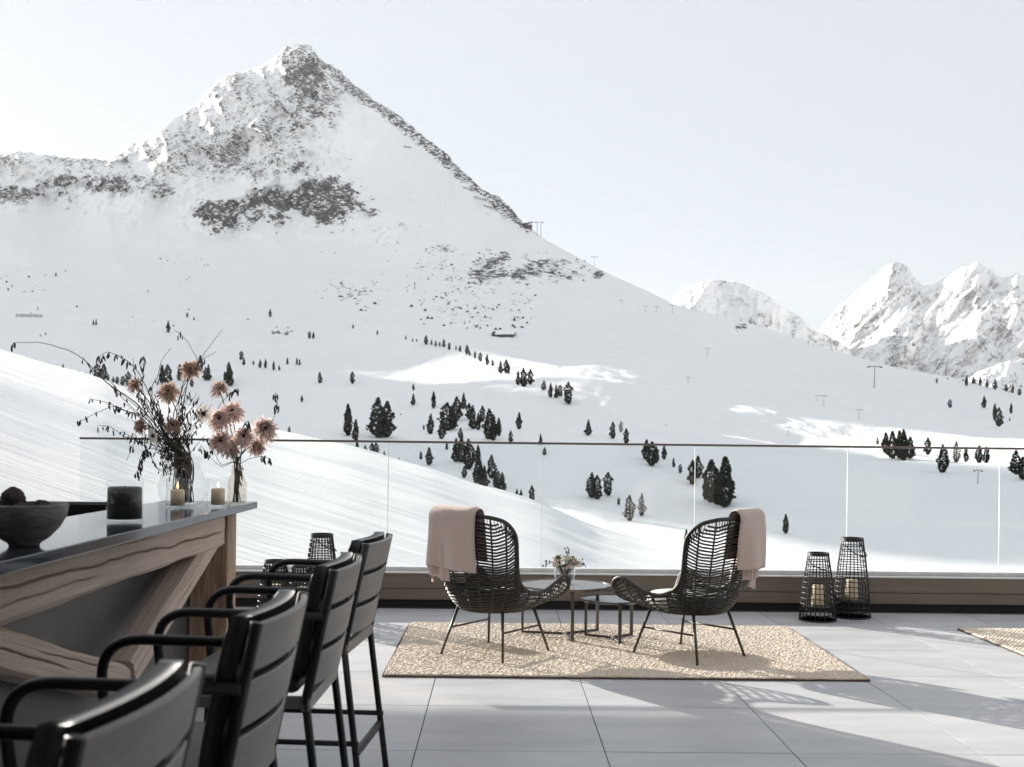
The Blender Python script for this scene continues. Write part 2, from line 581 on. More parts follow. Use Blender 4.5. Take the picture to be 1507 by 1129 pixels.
def to_world(u, v, r):
    """level pixel direction and distance along +Y of the camera -> world xyz"""
    xc, yc, z = u / F_PX * r, r, CAM_H - v / F_PX * r
    c, s = math.cos(YAW), math.sin(YAW)
    return np.stack([xc * c - yc * s, xc * s + yc * c, z], -1)
def seg_dist(u, v, pts):
    """distance to a polyline and parameter along it"""
    best = np.full(u.shape, 1e9)
    n = len(pts) - 1
    for i in range(n):
        ax, ay = pts[i]
        bx, by = pts[i + 1]
        dx, dy = bx - ax, by - ay
        t = np.clip(((u - ax) * dx + (v - ay) * dy) / (dx * dx + dy * dy + 1e-9), 0, 1)
        best = np.minimum(best, np.hypot(u - ax - t * dx, v - ay - t * dy))
    return best

SKYLINE = [(-700, 76), (-600, 82), (-500, 97), (-405, 140), (-378, 180), (-345, 165), (-270, 235), (-220, 255), (-170, 235), (-120, 185), (-60, 205), (-25, 222), (0, 228), (25, 219), (45, 222), (60, 230), (80, 228), (110, 233), (160, 235), (190, 215), (235, 190), (255, 175),  # unseen left end of the skyline is shaped to shade the middle slopes
           (290, 155), (310, 130), (335, 110), (380, 100), (405, 85), (420, 70), (440, 65), (458, 68), (470, 85), (500, 105), (520, 125), (550, 145), (580, 165),
           (610, 190), (630, 205), (655, 225), (685, 255), (710, 280), (735, 290), (752, 305), (765, 322), (790, 345), (830, 368), (870, 390), (900, 405), (950, 427),
           (990, 447), (1030, 458), (1100, 475), (1150, 490), (1200, 510), (1240, 520), (1300, 537), (1360, 548), (1400, 555), (1450, 568), (1507, 583), (1600, 612), (1800, 640), (2300, 600)]
su, sv = levs(SKYLINE)
ucols = np.concatenate([np.arange(-1400, -780, 14), np.arange(-780, 780, 2.0), np.arange(780, 1500, 14)])
vs_sky = np.interp(ucols, su, sv)
jag = np.interp(ucols, [-1400, -780, -200, 30, 60, 1500], [1, 1, 1, 1, .12, .05])
vs_sky = vs_sky + jag * (7 * (fbm(ucols / 26, ucols * 0 + 3.3, 4, 5) - .5) + 5 * (fbm(ucols / 7, ucols * 0 + 9.3, 2, 8) - .5))
VK = np.array([205, 150, 85, 40, -5, -55, -105, -155, -205, -255, -305, -355, -470, -590, -700.])
RK = np.array([200, 255, 330, 375, 440, 650, 850, 1100, 1350, 1590, 1780, 1950, 2230, 2500, 2700.])
vf = np.linspace(260, -720, 1961)
rf = np.interp(-vf, -VK, RK)
ker = np.hanning(61); ker /= ker.sum()
rf = np.convolve(np.pad(rf, 30, mode='edge'), ker, 'valid')
NR = 400
s_ = np.linspace(0, 1, NR)[:, None]
V = 205 + (vs_sky[None, :] - 205) * s_
U = np.broadcast_to(ucols[None, :], V.shape)
Rr = np.interp(-V, -vf, rf)
# the right-hand shoulder runs away from the camera as it drops
sm = np.clip((U - 130) / 560, 0, 1); sm = sm * sm * (3 - 2 * sm)
Rr = Rr * (1 + 0.75 * sm * np.clip((35 - V) / 95, 0, 1))
# broad undulation so that the slopes are not all turned to one point
lowf = fbm(U / 330 + 4.2, V / 210 + 1.3, 3, 21) - .5
Rr = Rr * (1 + 0.16 * lowf * np.clip((V - vs_sky[None, :]) / 60, 0, 1))
hi = np.clip((-V - 160) / 130, 0, 1)                     # upper, rocky half
# arêtes and buttresses (tents standing out of the face)
TENTS = [([(440, 62), (425, 130), (395, 172), (330, 218), (300, 262), (240, 300), (166, 326)], 120, 85),
         ([(525, 160), (480, 205), (430, 240), (395, 268)], 95, 55),
         ([(310, 300), (400, 275), (500, 300), (560, 316)], 70, 48),
         ([(25, 218), (60, 250), (130, 268), (200, 292)], 80, 45),
         ([(310, 128), (350, 150), (385, 168), (400, 215)], 60, 40),
         ([(458, 70), (520, 165), (560, 260), (600, 330)], 45, 90),
         ([(235, 190), (250, 230), (220, 265), (170, 280)], 50, 38),
         ([(-250, 250), (-150, 300), (0, 330)], 120, 80)]
for pts, A, w in TENTS:
    lp = [lev(*p) for p in pts]
    wob = 26 * (fbm(U / 40, V / 40, 3, 31) - .5)
    d = seg_dist(U + wob, V + wob, lp)
    Rr = Rr - A * np.clip(1 - d / w, 0, 1)
BLOBS = [(450, 100, 42, 34, .41), (462, 150, 50, 40, .35), (425, 185, 45, 30, .32), (330, 222, 62, 42, .34), (300, 190, 40, 35, .27), (235, 200, 45, 28, .27), (345, 160, 50, 25, .25),
         (430, 292, 92, 46, .41), (325, 311, 44, 27, .41), (475, 300, 70, 36, .41), (395, 262, 50, 26, .34), (545, 312, 24, 10, .37), (150, 272, 78, 26, .40), (105, 285, 40, 18, .35),
         (30, 286, 62, 24, .37), (85, 232, 20, 8, .32), (230, 278, 40, 18, .32), (280, 250, 45, 22, .29), (260, 215, 60, 30, .23), (500, 230, 22, 14, .20), (60, 255, 50, 20, .22),
         (740, 398, 75, 24, .37), (800, 398, 50, 18, .32), (845, 405, 26, 12, .32), (650, 368, 36, 9, .32), (710, 425, 90, 34, .24), (690, 460, 75, 28, .22), (520, 430, 44, 26, .27),
         (640, 400, 60, 30, .22), (745, 395, 22, 7, .41), (405, 488, 24, 9, .34), (590, 345, 60, 20, .22), (265, 385, 40, 18, .18), (70, 410, 50, 22, .16), (735, 310, 30, 12, .22), (880, 405, 16, 9, .37), (1090, 482, 12, 6, .41)]
rock = np.zeros_like(V)
wrp = 1.5 * (fbm(U / 38 + V / 90, V / 24, 4, 77) - .5) + .5 * (fbm(U / 9, V / 9, 2, 78) - .5)
strk = ridged(U / 17 + V / 24, V / 11 - U / 40, 3, 79) - .5
for (x, y, rx, ry, st) in BLOBS:
    cu, cv = lev(x, y)
    d = np.hypot((U - cu) / rx, (V - cv) / ry) + wrp
    rock = np.maximum(rock, (st + .02 + .20 * strk) * np.clip(1.5 - d, 0, 1.0))
band = seg_dist(U, V, [lev(*p) for p in [(470, 85), (520, 130), (580, 172), (630, 212), (690, 262), (720, 285), (765, 325), (778, 335)]])
rock = np.maximum(rock, np.clip(.47 + .2 * strk - band / 70, 0, .42) * np.clip(1.3 - band / 30, 0, 1))
band = seg_dist(U, V, [lev(*p) for p in [(-400, 250), (0, 285), (120, 285)]])
rock = np.maximum(rock, np.clip(.42 - band / 60, 0, .4) * (U < -760))
# rocky relief
wx, wy = U / F_PX * Rr, V / F_PX * Rr
rel = ridged(wx / 95 + .3 * wy / 95, wy / 95 - .3 * wx / 95, 5, 41) - .5
fine = fbm(wx / 17, wy / 17, 4, 43, .6) - .5
fine2 = ridged(wx / 34 + wy / 60, wy / 34 - wx / 60, 4, 45) - .5
upper = np.clip((-V - 300) / 110, 0, 1) * np.clip((40 - U + 40 * (fbm(U / 60, V / 60, 3, 91) - .5)) / 140 + np.clip((-V - 395) / 60, 0, 1), 0, 1)
bowl = np.exp(-(((U + 190) / 75) ** 2 + ((V + 425) / 70) ** 2))            # smooth snow bowl right of the second arete
upper = upper * (1 - .9 * np.clip(bowl * 1.5, 0, 1))
gul = ridged(U / 30 - V / 55, V / 46 + U / 90, 4, 93) - .5               # ribs and gullies running down the faces
rock = np.maximum(rock, upper * (.30 + .30 * gul))
hr = np.clip((-V - 250) / 90, 0, 1) * (0.25 + np.clip(rock / .35, 0, 1)) * (1 - .8 * np.clip(bowl * 1.5, 0, 1))
edge = np.clip((V - vs_sky[None, :]) / 10, 0, 1)
Rr = Rr - edge * (hr * (60 * rel + 30 * fine2) + upper * 75 * gul + np.clip(rock / .4, 0, 1) * 20 * fine)
co = to_world(U, V, Rr)
# snow relief of the gentler ground, as height
X_, Y_ = co[..., 0], co[..., 1]
low = np.clip((V + 330) / 120, 0, 1)
h = 10.0 * (fbm(X_ / 110, Y_ / 150, 3, 51) - .5) + 4.2 * (fbm(X_ / 34, Y_ / 55, 4, 52) - .5) + .8 * (fbm(X_ / 8, Y_ / 12, 3, 53) - .5)
h = h * np.clip((Y_ - 180) / 300, .35, 1.2)
SWELLS = [([(585, 500), (640, 508), (700, 528), (760, 562), (840, 596)], 15, 75), ([(500, 560), (560, 575), (640, 590)], 4, 40), ([(395, 548), (450, 560)], 6, 45),
          ([(1050, 660), (1200, 690), (1330, 728), (1507, 765)], 2.4, 20), ([(850, 652), (905, 668)], 3, 18), ([(1190, 690), (1290, 700)], 2.0, 12), ([(480, 425), (530, 415)], 8, 40), ([(430, 640), (520, 640)], 2.5, 22)]
for pts, A, w in SWELLS:
    wp = []
    for p in pts:
        u, v = lev(*p)
        r = float(np.interp(-v, -vf, rf))
        q = to_world(np.array(u), np.array(v), np.array(r))
        wp.append((q[0], q[1]))
    d = seg_dist(X_ + 14 * (fbm(X_ / 40, Y_ / 40, 3, 61) - .5), Y_, wp)
    h = h + A * np.exp(-(d / w) ** 2 * 1.6)
h = h * low * np.clip((V - vs_sky[None, :]) / 26, 0, 1)
co[..., 2] += h
# shoulder falling away behind the skyline, and a foot reaching in under the near slope
back = []
for k, dr in enumerate((8, 25, 60, 120, 220, 400, 800)):
    b = co[-1].copy()
    dirv = b[:, :2] / np.linalg.norm(b[:, :2], axis=1)[:, None]
    b[:, :2] += dirv * dr
    b[:, 2] -= dr * (0.45 if k < 3 else 0.62)
    b[:, 2] = np.maximum(b[:, 2], -60)
    back.append(b)
foot = co[0].copy(); foot[:, :2] *= 0.35; foot[:, 2] = -34
full = np.concatenate([foot[None], co, np.array(back)], 0)
rk = np.concatenate([np.zeros((1, len(ucols))), rock, np.repeat(rock[-1:], len(back), 0)], 0)
mountain = grid_mesh('mountain', full, M['snow'], rk)
camv = np.array([0, 0, CAM_H])
def project(co_):
    c, s = math.cos(YAW), math.sin(YAW)
    x = co_[..., 0] * c + co_[..., 1] * s
    y = -co_[..., 0] * s + co_[..., 1] * c
    return x / y * F_PX, (CAM_H - co_[..., 2]) / y * F_PX
_, PV = project(co)
def on_slope(x, y):
    """point of the mountain seen at a photo pixel"""
    u, v = lev(x, y)
    j = int(np.argmin(np.abs(ucols - u)))
    d = np.abs(PV[:, j] - v)
    i = int(np.argmin(d + np.arange(NR) * 1e-3))
    return Vector(co[i, j])

# ---- near ski slope
CREST = [(-900, 300), (-500, 395), (-200, 470), (0, 521), (74, 541), (136, 558), (198, 581), (398, 638), (518, 662), (564, 675), (634, 693), (696, 713), (748, 728), (797, 742), (873, 775), (941, 796), (1015, 812), (1100, 832), (1300, 868), (1700, 930)]
cu_, cv_ = levs(CREST)
uc = np.concatenate([np.arange(-1500, -780, 20), np.arange(-780, 420, 2.5), np.arange(420, 900, 12)])
vc = np.interp(uc, cu_, cv_)
uu_ = np.arange(-1600, 1001, 2.5)
ker2 = np.hanning(41); ker2 /= ker2.sum()
vc = np.interp(uc, uu_, np.convolve(np.pad(np.interp(uu_, cu_, cv_), 20, mode='edge'), ker2, 'valid'))
rc = np.interp(uc, [-1500, -780, 50, 400, 900], [55, 80, 190, 208, 214])
tt = np.linspace(0, 1, 220)[:, None] ** 1.25
r0 = 11.0
rr_ = r0 + (rc[None, :] - r0) * tt
z1 = -vc / F_PX * rc
z0 = -2.6 - 0.6 * np.clip(uc / 400, -2, 1) * 1.0
zz = z0[None, :] + (z1 - z0)[None, :] * (tt * 1.0) + 1.2 * np.sin(np.pi * tt) * np.clip(.5 - uc[None, :] / 1200, 0, 1)
xx = uc[None, :] / F_PX * rr_
zz = zz + (.9 * (fbm(xx / 22 + rr_ / 60, rr_ / 26, 3, 71) - .5) + .16 * (fbm(xx / 5, rr_ / 4, 3, 72) - .5)) * np.sin(np.pi * np.clip(tt, 0, 1)) ** .5
# piste edge: a rounded bank of ploughed snow along the crest
zz = zz + 0.55 * np.exp(-((tt - .93) / .05) ** 2) * (fbm(xx / 9, rr_ / 9, 3, 73))
c_, s__ = math.cos(YAW), math.sin(YAW)
nc_ = np.stack([xx * c_ - rr_ * s__, xx * s__ + rr_ * c_, CAM_H + zz], -1)
bk = []
for dr in (3, 8, 18, 40, 90):
    b = nc_[-1].copy()
    dv = b[:, :2] / np.linalg.norm(b[:, :2], axis=1)[:, None]
    b[:, :2] += dv * dr
    b[:, 2] -= dr * dr / (dr + 10) * 0.42
    bk.append(b)
slope = grid_mesh('ski_slope', np.concatenate([nc_, np.array(bk)], 0), M['piste'])

# ---- flat snow far below everything, out to the horizon
g = MB().add([(-9000, -9000, -64), (9000, -9000, -64), (9000, 9000, -64), (-9000, 9000, -64)], [(0, 1, 2, 3)]).build('snow_ground', M['snow_plain'])
g['kind'] = 'structure'

# ---- farther mountains on the right
def far_mountain(name, sky_pts, r_sky, v_base, r_drop, seed, amp, rk0, tents=(), step=2.0, streak=0.0):
    u, v = levs(sky_pts)
    cols = np.arange(u[0], u[-1], step)
    vsk = np.interp(cols, u, v) + 6 * (fbm(cols / 14, cols * 0 + seed, 4, seed) - .5)
    rs = np.interp(cols, [a for a, _ in r_sky], [b for _, b in r_sky])
    n = 130
    s = np.linspace(0, 1, n)[:, None]
    VV = v_base + (vsk[None, :] - v_base) * s
    UU = np.broadcast_to(cols[None, :], VV.shape)
    RR = rs[None, :] - r_drop * (VV - vsk[None, :]) / 100.0
    for pts, A, w in tents:
        d = seg_dist(UU + 14 * (fbm(UU / 30, VV / 30, 3, seed + 3) - .5), VV, [lev(*p) for p in pts])
        RR = RR - A * np.clip(1 - d / w, 0, 1)
    a_, b_ = UU + streak * VV, VV
    e = np.clip((VV - vsk[None, :]) / 6, 0, 1)
    rn = ridged(a_ / 34, b_ / 70, 5, seed + 1) - .5
    fn = ridged(a_ / 11, b_ / 17, 4, seed + 2) - .5
    f3 = ridged(a_ / 4.6, b_ / 6.5, 3, seed + 5) - .5
    RR = RR - e * amp * (rn + .42 * fn + .20 * f3)
    cw = to_world(UU, VV, RR)
    b = [cw[-1] + np.array([0, d, -d * .7]) for d in (60, 300, 900)]
    rkv = rk0 + .30 * fn + .16 * f3 + .25 * (fbm(UU / 40, VV / 25, 3, seed + 9) - .5)
    return grid_mesh(name, np.concatenate([cw, np.array(b)], 0), M['snow_far'], np.concatenate([rkv, np.repeat(rkv[-1:], 3, 0)], 0))
far_mountain('far_peak', [(900, 520), (960, 470), (989, 441), (1008, 421), (1047, 412), (1075, 415), (1098, 420), (1128, 435), (1154, 452), (1181, 469), (1200, 482), (1240, 505), (1300, 560)],
             [(150, 5200), (550, 5600)], 30, 900, 301, 170, .24, tents=[([(1047, 412), (1030, 440), (1000, 470)], 260, 40), ([(1100, 420), (1120, 460), (1110, 500)], 200, 40)])
far_mountain('far_ridge', [(1150, 560), (1190, 507), (1211, 478), (1241, 444), (1279, 413), (1309, 388), (1322, 386), (1335, 392), (1344, 405), (1358, 422), (1384, 413), (1418, 392), (1437, 386), (1459, 399),
              (1474, 409), (1497, 404), (1530, 420), (1600, 395), (1700, 420), (1900, 400), (2200, 380)],
             [(390, 6600), (760, 5200), (1500, 3600)], 60, 700, 331, 210, .24, streak=.75,
             tents=[([(1316, 386), (1290, 440), (1240, 490), (1200, 520)], 110, 34), ([(1437, 386), (1400, 430), (1330, 500), (1290, 540)], 130, 40), ([(1497, 404), (1480, 460), (1410, 530)], 110, 36)])
far_mountain('wooded_hill', [(1370, 600), (1410, 565), (1440, 548), (1470, 537), (1507, 527), (1560, 512), (1700, 500), (2000, 480)], [(600, 2500), (1300, 2900)], 30, 350, 361, 40, .22)

# ============================================================ TREES
rnd = random.Random(7)
def tree_meshes(seed, wide, top, n=430, dry=False, lean=0.0):
    """unit-height crown and trunk; crown of many needle clumps"""
    rg = random.Random(seed)
    cr, tr = MB(), MB()
    tr.tube([(0, 0, -0.06), (rg.uniform(-.01, .01), 0, .3), (lean * .5, 0, .6), (lean, 0, .93)], [.022, .018, .012, .004], 6)
    lobes = [(rg.uniform(0, 6.28), rg.uniform(.12, .85), rg.uniform(.35, 1.0)) for _ in range(13)]
    def prof(t):
        a = (min(t / .22, 1.0)) ** .6
        b = max(0.0, 1 - ((t - .22) / .78) ** top) if t > .22 else 1.0
        return wide * a * b
    for i in range(n):
        t = rg.random() ** .9 * .95 + .04
        ang = rg.uniform(0, 6.283)
        rad = prof(t)
        k = .55
        for (la, lt, ls) in lobes:
            da = math.cos(ang - la)
            k += .55 * ls * max(0, da) ** 3 * math.exp(-((t - lt) / .09) ** 2)
        rad *= min(k, 1.2) * rg.uniform(.45, 1.0) ** .5
        c = Vector((math.cos(ang) * rad + lean * t, math.sin(ang) * rad, t))
        sz = (.045 if not dry else .026) * rg.uniform(.6, 1.3) * (1.15 - .5 * t)
        for _ in range(3 if not dry else 2):
            d = Vector((math.cos(ang) + rg.uniform(-.8, .8), math.sin(ang) + rg.uniform(-.8, .8), rg.uniform(-.3, .9))).normalized()
            e = d.cross(Vector((rg.uniform(-1, 1), rg.uniform(-1, 1), rg.uniform(-1, 1)))).normalized()
            a, b_ = c - d * sz * .6 - e * sz * .75, c - d * sz * .5 + e * sz * .75
            w = c + d * sz * 1.25
            mid = c + d * sz * .5
            cr.add([a, b_, mid + e * sz * .45, w, mid - e * sz * .45], [(0, 1, 2, 3, 4)])
        if dry and i % 5 == 0:
            tr.tube([(lean * t, 0, t), tuple(c)], [.006, .003], 3)
    for _ in range(9):
        t = rg.uniform(.1, .6)
        a = rg.uniform(0, 6.28)
        tr.tube([(lean * t, 0, t), (math.cos(a) * prof(t) * .7 + lean * t, math.sin(a) * prof(t) * .7, t + .05)], [.008, .003], 3)
    return cr.mesh('crown', M['foliage_dry'] if dry else M['foliage']), tr.mesh('trunk', M['bark'])
TV = [tree_meshes(100 + k, w, tp) for k, (w, tp) in enumerate([(.22, 2.2), (.18, 2.8), (.24, 3.2), (.16, 2.2), (.20, 3.6), (.27, 2.8), (.20, 1.7)])]
TDRY = [tree_meshes(140, .21, 2.4, 620, True), tree_meshes(141, .17, 2.2, 560, True)]
def put_tree(x, y, hpx, label, group, dry=False, wide=1.0, name='stone_pine'):
    p = on_slope(x, y)
    d = (p.xy).length
    H = hpx * d / F_PX * 1.12
    e = empty(name, (p.x, p.y, p.z - .02 * H), rnd.uniform(0, 6.28))
    c, t = (rnd.choice(TDRY) if dry else rnd.choice(TV))
    w = wide * rnd.uniform(.86, 1.14)
    for nm, me in (('trunk', t), ('crown', c)):
        o = link(nm, me, e)
        o.scale = (H * w, H * w, H)
    tag(e, label, 'tree', group)
    return e
def trees(zoom, lst, label, group, **kw):
    sc, ox, oy = zoom
    for (x, y, hh) in lst:
        put_tree(ox + x / sc, oy + y / sc, hh / sc, label, group, **kw)
Z4, Z5, Z6, Z7 = (3.425, 360, 480), (3.5275, 760, 500), (2.6578, 940, 360), (3.5286, 0, 400)
trees(Z4, [(813, 65, 20), (850, 75, 18), (868, 78, 14), (915, 95, 45), (943, 100, 25), (962, 103, 28), (980, 106, 22), (1002, 110, 38), (1031, 117, 35), (1064, 122, 25), (1085, 130, 32), (1119, 145, 45),
           (1135, 150, 25), (1158, 165, 35), (1188, 180, 42), (1219, 195, 50), (1246, 205, 32), (1287, 237, 60), (1315, 240, 65), (1333, 243, 48), (1380, 268, 40)],
      'small dark stone pine in the row along the crest of the sunlit hummock', 'pines along the hummock crest')
trees(Z5, [(12, 240, 60), (35, 245, 90), (70, 235, 75), (145, 265, 48), (180, 295, 70), (205, 298, 65), (225, 300, 55), (268, 335, 105)],
      'dark stone pine at the lower end of the hummock row', 'pines at the foot of the hummock')
trees(Z4, [(46, 197, 20), (78, 208, 38), (107, 212, 42), (144, 222, 45), (173, 222, 25), (212, 192, 33), (266, 192, 32), (280, 194, 30), (328, 66, 34), (350, 68, 32), (672, 48, 24), (547, 14, 20)],
      'small dark stone pine on the open snow left of the hummock', 'small pines left of the hummock')
trees(Z4, [(376, 293, 52), (543, 293, 58), (286, 383, 32), (225, 543, 30), (849, 325, 32), (849, 405, 55), (950, 410, 78), (903, 525, 25), (940, 543, 93), (1341, 590, 60), (1385, 520, 78), (775, 680, 18), (886, 672, 38), (928, 700, 82), (1020, 620, 35)],
      'stone pine standing alone on the snow below the hummock', 'lone pines below the hummock')
trees(Z4, [(522, 555, 145), (560, 575, 98)], 'one of a close pair of stone pines, left of the tall twin-topped clump', 'pair of pines at the rail line')
trees(Z4, [(668, 565, 185), (690, 560, 130), (715, 563, 165)], 'tall slender stone pine in the twin-topped clump above the glass rail', 'twin-topped pine clump')
trees(Z4, [(990, 570, 85), (1022, 530, 130), (1045, 525, 110), (1070, 480, 110), (1105, 420, 75), (1128, 470, 75), (1150, 520, 110), (1180, 525, 80), (1195, 480, 75), (1232, 570, 140), (1250, 580, 110), (1278, 555, 85), (1088, 570, 50)],
      'dark stone pine in the wide grove just above the glass rail', 'grove above the glass rail')
trees(Z4, [(565, 635, 60), (605, 645, 45), (640, 650, 60), (660, 655, 65), (700, 667, 35)], 'bushy stone pine peeping over the ski slope edge below the rail', 'pines behind the slope edge')
trees(Z4, [(1065, 685, 110), (1095, 690, 120), (1125, 720, 140), (1175, 700, 95), (1105, 765, 55), (1165, 790, 100), (1185, 800, 110), (1205, 810, 100), (1240, 770, 110), (1262, 815, 80), (1275, 820, 85), (1300, 845, 100), (1370, 862, 40), (1395, 870, 45), (1445, 890, 80)],
      'stone pine in the grove seen through glass, running down to the ski slope', 'grove below the glass rail')
trees(Z5, [(125, 545, 55), (145, 597, 38), (375, 498, 75), (502, 512, 80), (567, 548, 80), (765, 620, 68), (816, 662, 45), (851, 692, 45), (528, 858, 35)],
      'stone pine standing alone in the white bowl beyond the glass', 'lone pines in the snow bowl')
trees(Z5, [(545, 480, 55), (1475 / 3.425, 180, 1)][:1], 'bare grey larch between two dark pines above the rail', None, dry=True, name='larch_tree')
trees(Z5, [(675, 625, 95), (700, 655, 115), (722, 640, 80)], 'ragged open stone pine with bare lower limbs just under the rail', 'ragged pine clump', wide=1.25)
trees(Z5, [(915, 750, 115), (945, 720, 105)], 'stone pine of the pair cut by a glass panel joint', 'pair of pines at the glass joint')
trees(Z5, [(985, 830, 110), (1012, 845, 200), (1045, 855, 140), (1078, 870, 235)], 'tall stone pine in the biggest clump left of the right lounge chair', 'biggest pine clump')
trees(Z5, [(390, 820, 120), (418, 828, 115), (472, 810, 112)], 'pointed dark stone pine in the small group of three in the bowl', 'group of three pines')
trees(Z5, [(588, 942, 122), (652, 915, 110)], 'pale brown larch without needles, one of two side by side', 'two brown larches', dry=True, wide=1.2, name='larch_tree')
trees(Z5, [(883, 1088, 95)], 'leaning lone stone pine low in the bowl beside the right lounge chair', None)
trees(Z5, [(1395, 1008, 90)], 'lone stone pine on the snow right of the right throw blanket', None)
trees(Z6, [(1218, 638, 28), (1350, 640, 40), (1395, 680, 50), (1410, 712, 62), (1455, 662, 35), (1450, 690, 12), (932, 782, 25)], 'small stone pine scattered on the shaded slope above the rail at right', 'small pines on the right slope')
trees(Z6, [(966, 815, 70), (990, 840, 95), (1018, 838, 95), (1036, 845, 105), (1063, 838, 75)], 'stone pine in the dense clump crossed by the glass rail at right', 'dense clump on the rail')
trees(Z6, [(1132, 823, 58), (1186, 892, 95), (1278, 850, 50), (1330, 855, 60), (1360, 855, 55), (1475, 900, 80), (1500, 920, 75)], 'stone pine in the loose line right of the dense clump, at rail height', 'loose line of pines on the right')
trees(Z6, [(1242, 852, 72)], 'brownish larch in the loose line of pines on the right', None, dry=True, wide=1.3, name='larch_tree')
trees(Z6, [(1166, 542, 18), (1285, 553, 34), (1310, 545, 26), (1335, 552, 30), (1360, 560, 28), (1395, 566, 35), (1435, 575, 25), (1465, 582, 30), (1490, 590, 24)], 'tiny dark pine on the skyline shoulder below the far ridge', 'pines on the right skyline')
trees(Z7, [(328, 518, 32), (415, 530, 14), (445, 545, 20), (505, 555, 70), (535, 560, 72), (562, 570, 35), (585, 580, 30), (612, 585, 35), (640, 588, 42), (665, 595, 65)], 'dark pine peeping over the left edge of the ski slope behind the twigs', 'pines behind the left slope edge')
trees(Z7, [(840, 578, 85), (868, 580, 88), (930, 568, 75), (968, 560, 60), (1042, 520, 75), (1065, 562, 60), (1085, 565, 75), (1000, 598, 45)], 'dark stone pine seen between the pink flower heads', 'pines behind the flowers')
trees(Z7, [(1165, 570, 45), (1185, 570, 95), (1197, 598, 95)], 'narrow stone pine in the small clump right of the flower tops', 'clump right of the flowers')
trees(Z7, [(1255, 460, 42), (1268, 485, 38), (1403, 235, 40), (875, 318, 55), (973, 237, 24), (1008, 250, 18), (485, 280, 24), (497, 278, 28), (290, 25, 18), (45, 100, 14), (197, 195, 14), (207, 335, 12), (237, 330, 14)], 'tiny lone pine high on the smooth snow slope above the flowers', 'tiny pines high on the slope')

# ---- low shrubs and stones poking through the snow: nobody could count them
sh = MB()
rs_ = random.Random(19)
def shrub(p, s):
    k = rs_.randint(5, 7)
    base = [Vector((p.x + math.cos(i * 6.283 / k) * s * rs_.uniform(.6, 1.2), p.y + math.sin(i * 6.283 / k) * s * rs_.uniform(.6, 1.2), p.z - .15 * s)) for i in range(k)]
    top = Vector((p.x + rs_.uniform(-.3, .3) * s, p.y, p.z + s * rs_.uniform(.5, 1.3)))
    sh.add(base + [top], [(i, (i + 1) % k, k) for i in range(k)])
for (cx, cy, rx, ry, n, s0, s1) in [(700, 450, 95, 38, 170, .8, 3.0), (640, 400, 80, 36, 70, .8, 2.4), (270, 390, 42, 20, 26, .8, 2.4), (60, 410, 60, 22, 22, .8, 2.4), (745, 395, 110, 28, 70, 1, 3.2),
                                    (405, 488, 26, 9, 24, .8, 2.6), (520, 430, 60, 30, 50, .8, 3), (560, 450, 120, 40, 40, .6, 1.8), (160, 470, 150, 30, 16, .7, 2), (940, 620, 60, 8, 6, .4, 1.0),
                                    (330, 430, 200, 50, 22, .6, 1.8), (880, 405, 22, 9, 16, 1, 2.6), (1088, 482, 13, 6, 16, 1.2, 2.6), (700, 620, 120, 30, 12, .3, .8), (520, 350, 120, 30, 30, .7, 2.2),
                                    (1450, 555, 60, 12, 30, 1.2, 3.0), (740, 470, 60, 22, 50, 1, 3.4), (850, 395, 40, 20, 26, 1, 2.5)]:
    for _ in range(n):
        a, q = rs_.uniform(0, 6.283), rs_.random() ** .6
        x, y = cx + math.cos(a) * q * rx, cy + math.sin(a) * q * ry
        if float(fbm(np.array(x / 26), np.array(y / 11), 3, 17)) > .43:
            shrub(on_slope(x, y), (s0 * .7 + (s1 - s0 * .7) * rs_.random() ** 2.2))
o = sh.build('dwarf_shrubs', M['shrub'], kind='stuff')
tag(o, 'dark dwarf shrubs and stones poking through the snow across the mountain', 'shrubs')

# ============================================================ LIFTS, HUT, FENCES
def pylon(x, y, hpx, label, group, double=False):
    p = on_slope(x, y)
    d = p.xy.length
    H = hpx * d / F_PX
    e = empty('lift_pylon', (p.x, p.y, p.z - .1), rnd.uniform(-.25, .25))
    k = max(.16, .022 * H)
    for dx in ((-.16 * H, .16 * H) if double else (0,)):
        MB().tube([(dx, 0, -1), (dx * .8 + .02 * H, 0, H)], [k, k * .7], 6).build('mast', M['steel'], e)
    MB().box(-.30 * H, .34 * H, -k * .8, k * .8, H, H + k * 1.6).build('crossarm', M['steel'], e)
    for sx in (-.28 * H, .32 * H):
        MB().box(sx - .07 * H, sx + .07 * H, -k, k, H - k * 1.8, H - k * .4).build('sheave', M['black_metal'], e)
    tag(e, label, 'pylon', group)
lab, grp = 'thin grey drag lift pylon with a crossarm on the shaded slope', 'drag lift pylons'
for a in [(1213, 598, 15), (1264, 618, 14), (1160, 641, 12), (1040, 524, 12), (1012, 564, 9), (1202, 590, 8), (1438, 712, 18)]:
    pylon(*a, lab, grp)
pylon(1287, 571, 30, 'tallest T-shaped lift pylon on the shaded right slope below the far ridge', None)
pylon(793, 346, 19, 'double masted lift pylon on the skyline beside the lift station', None, True)
for a in [(875, 391, 14), (965, 462, 11), (990, 462, 12), (950, 460, 9), (913, 450, 8)]:
    pylon(*a, 'small chairlift pylon along the right skyline ridge', 'chairlift pylons on the skyline')
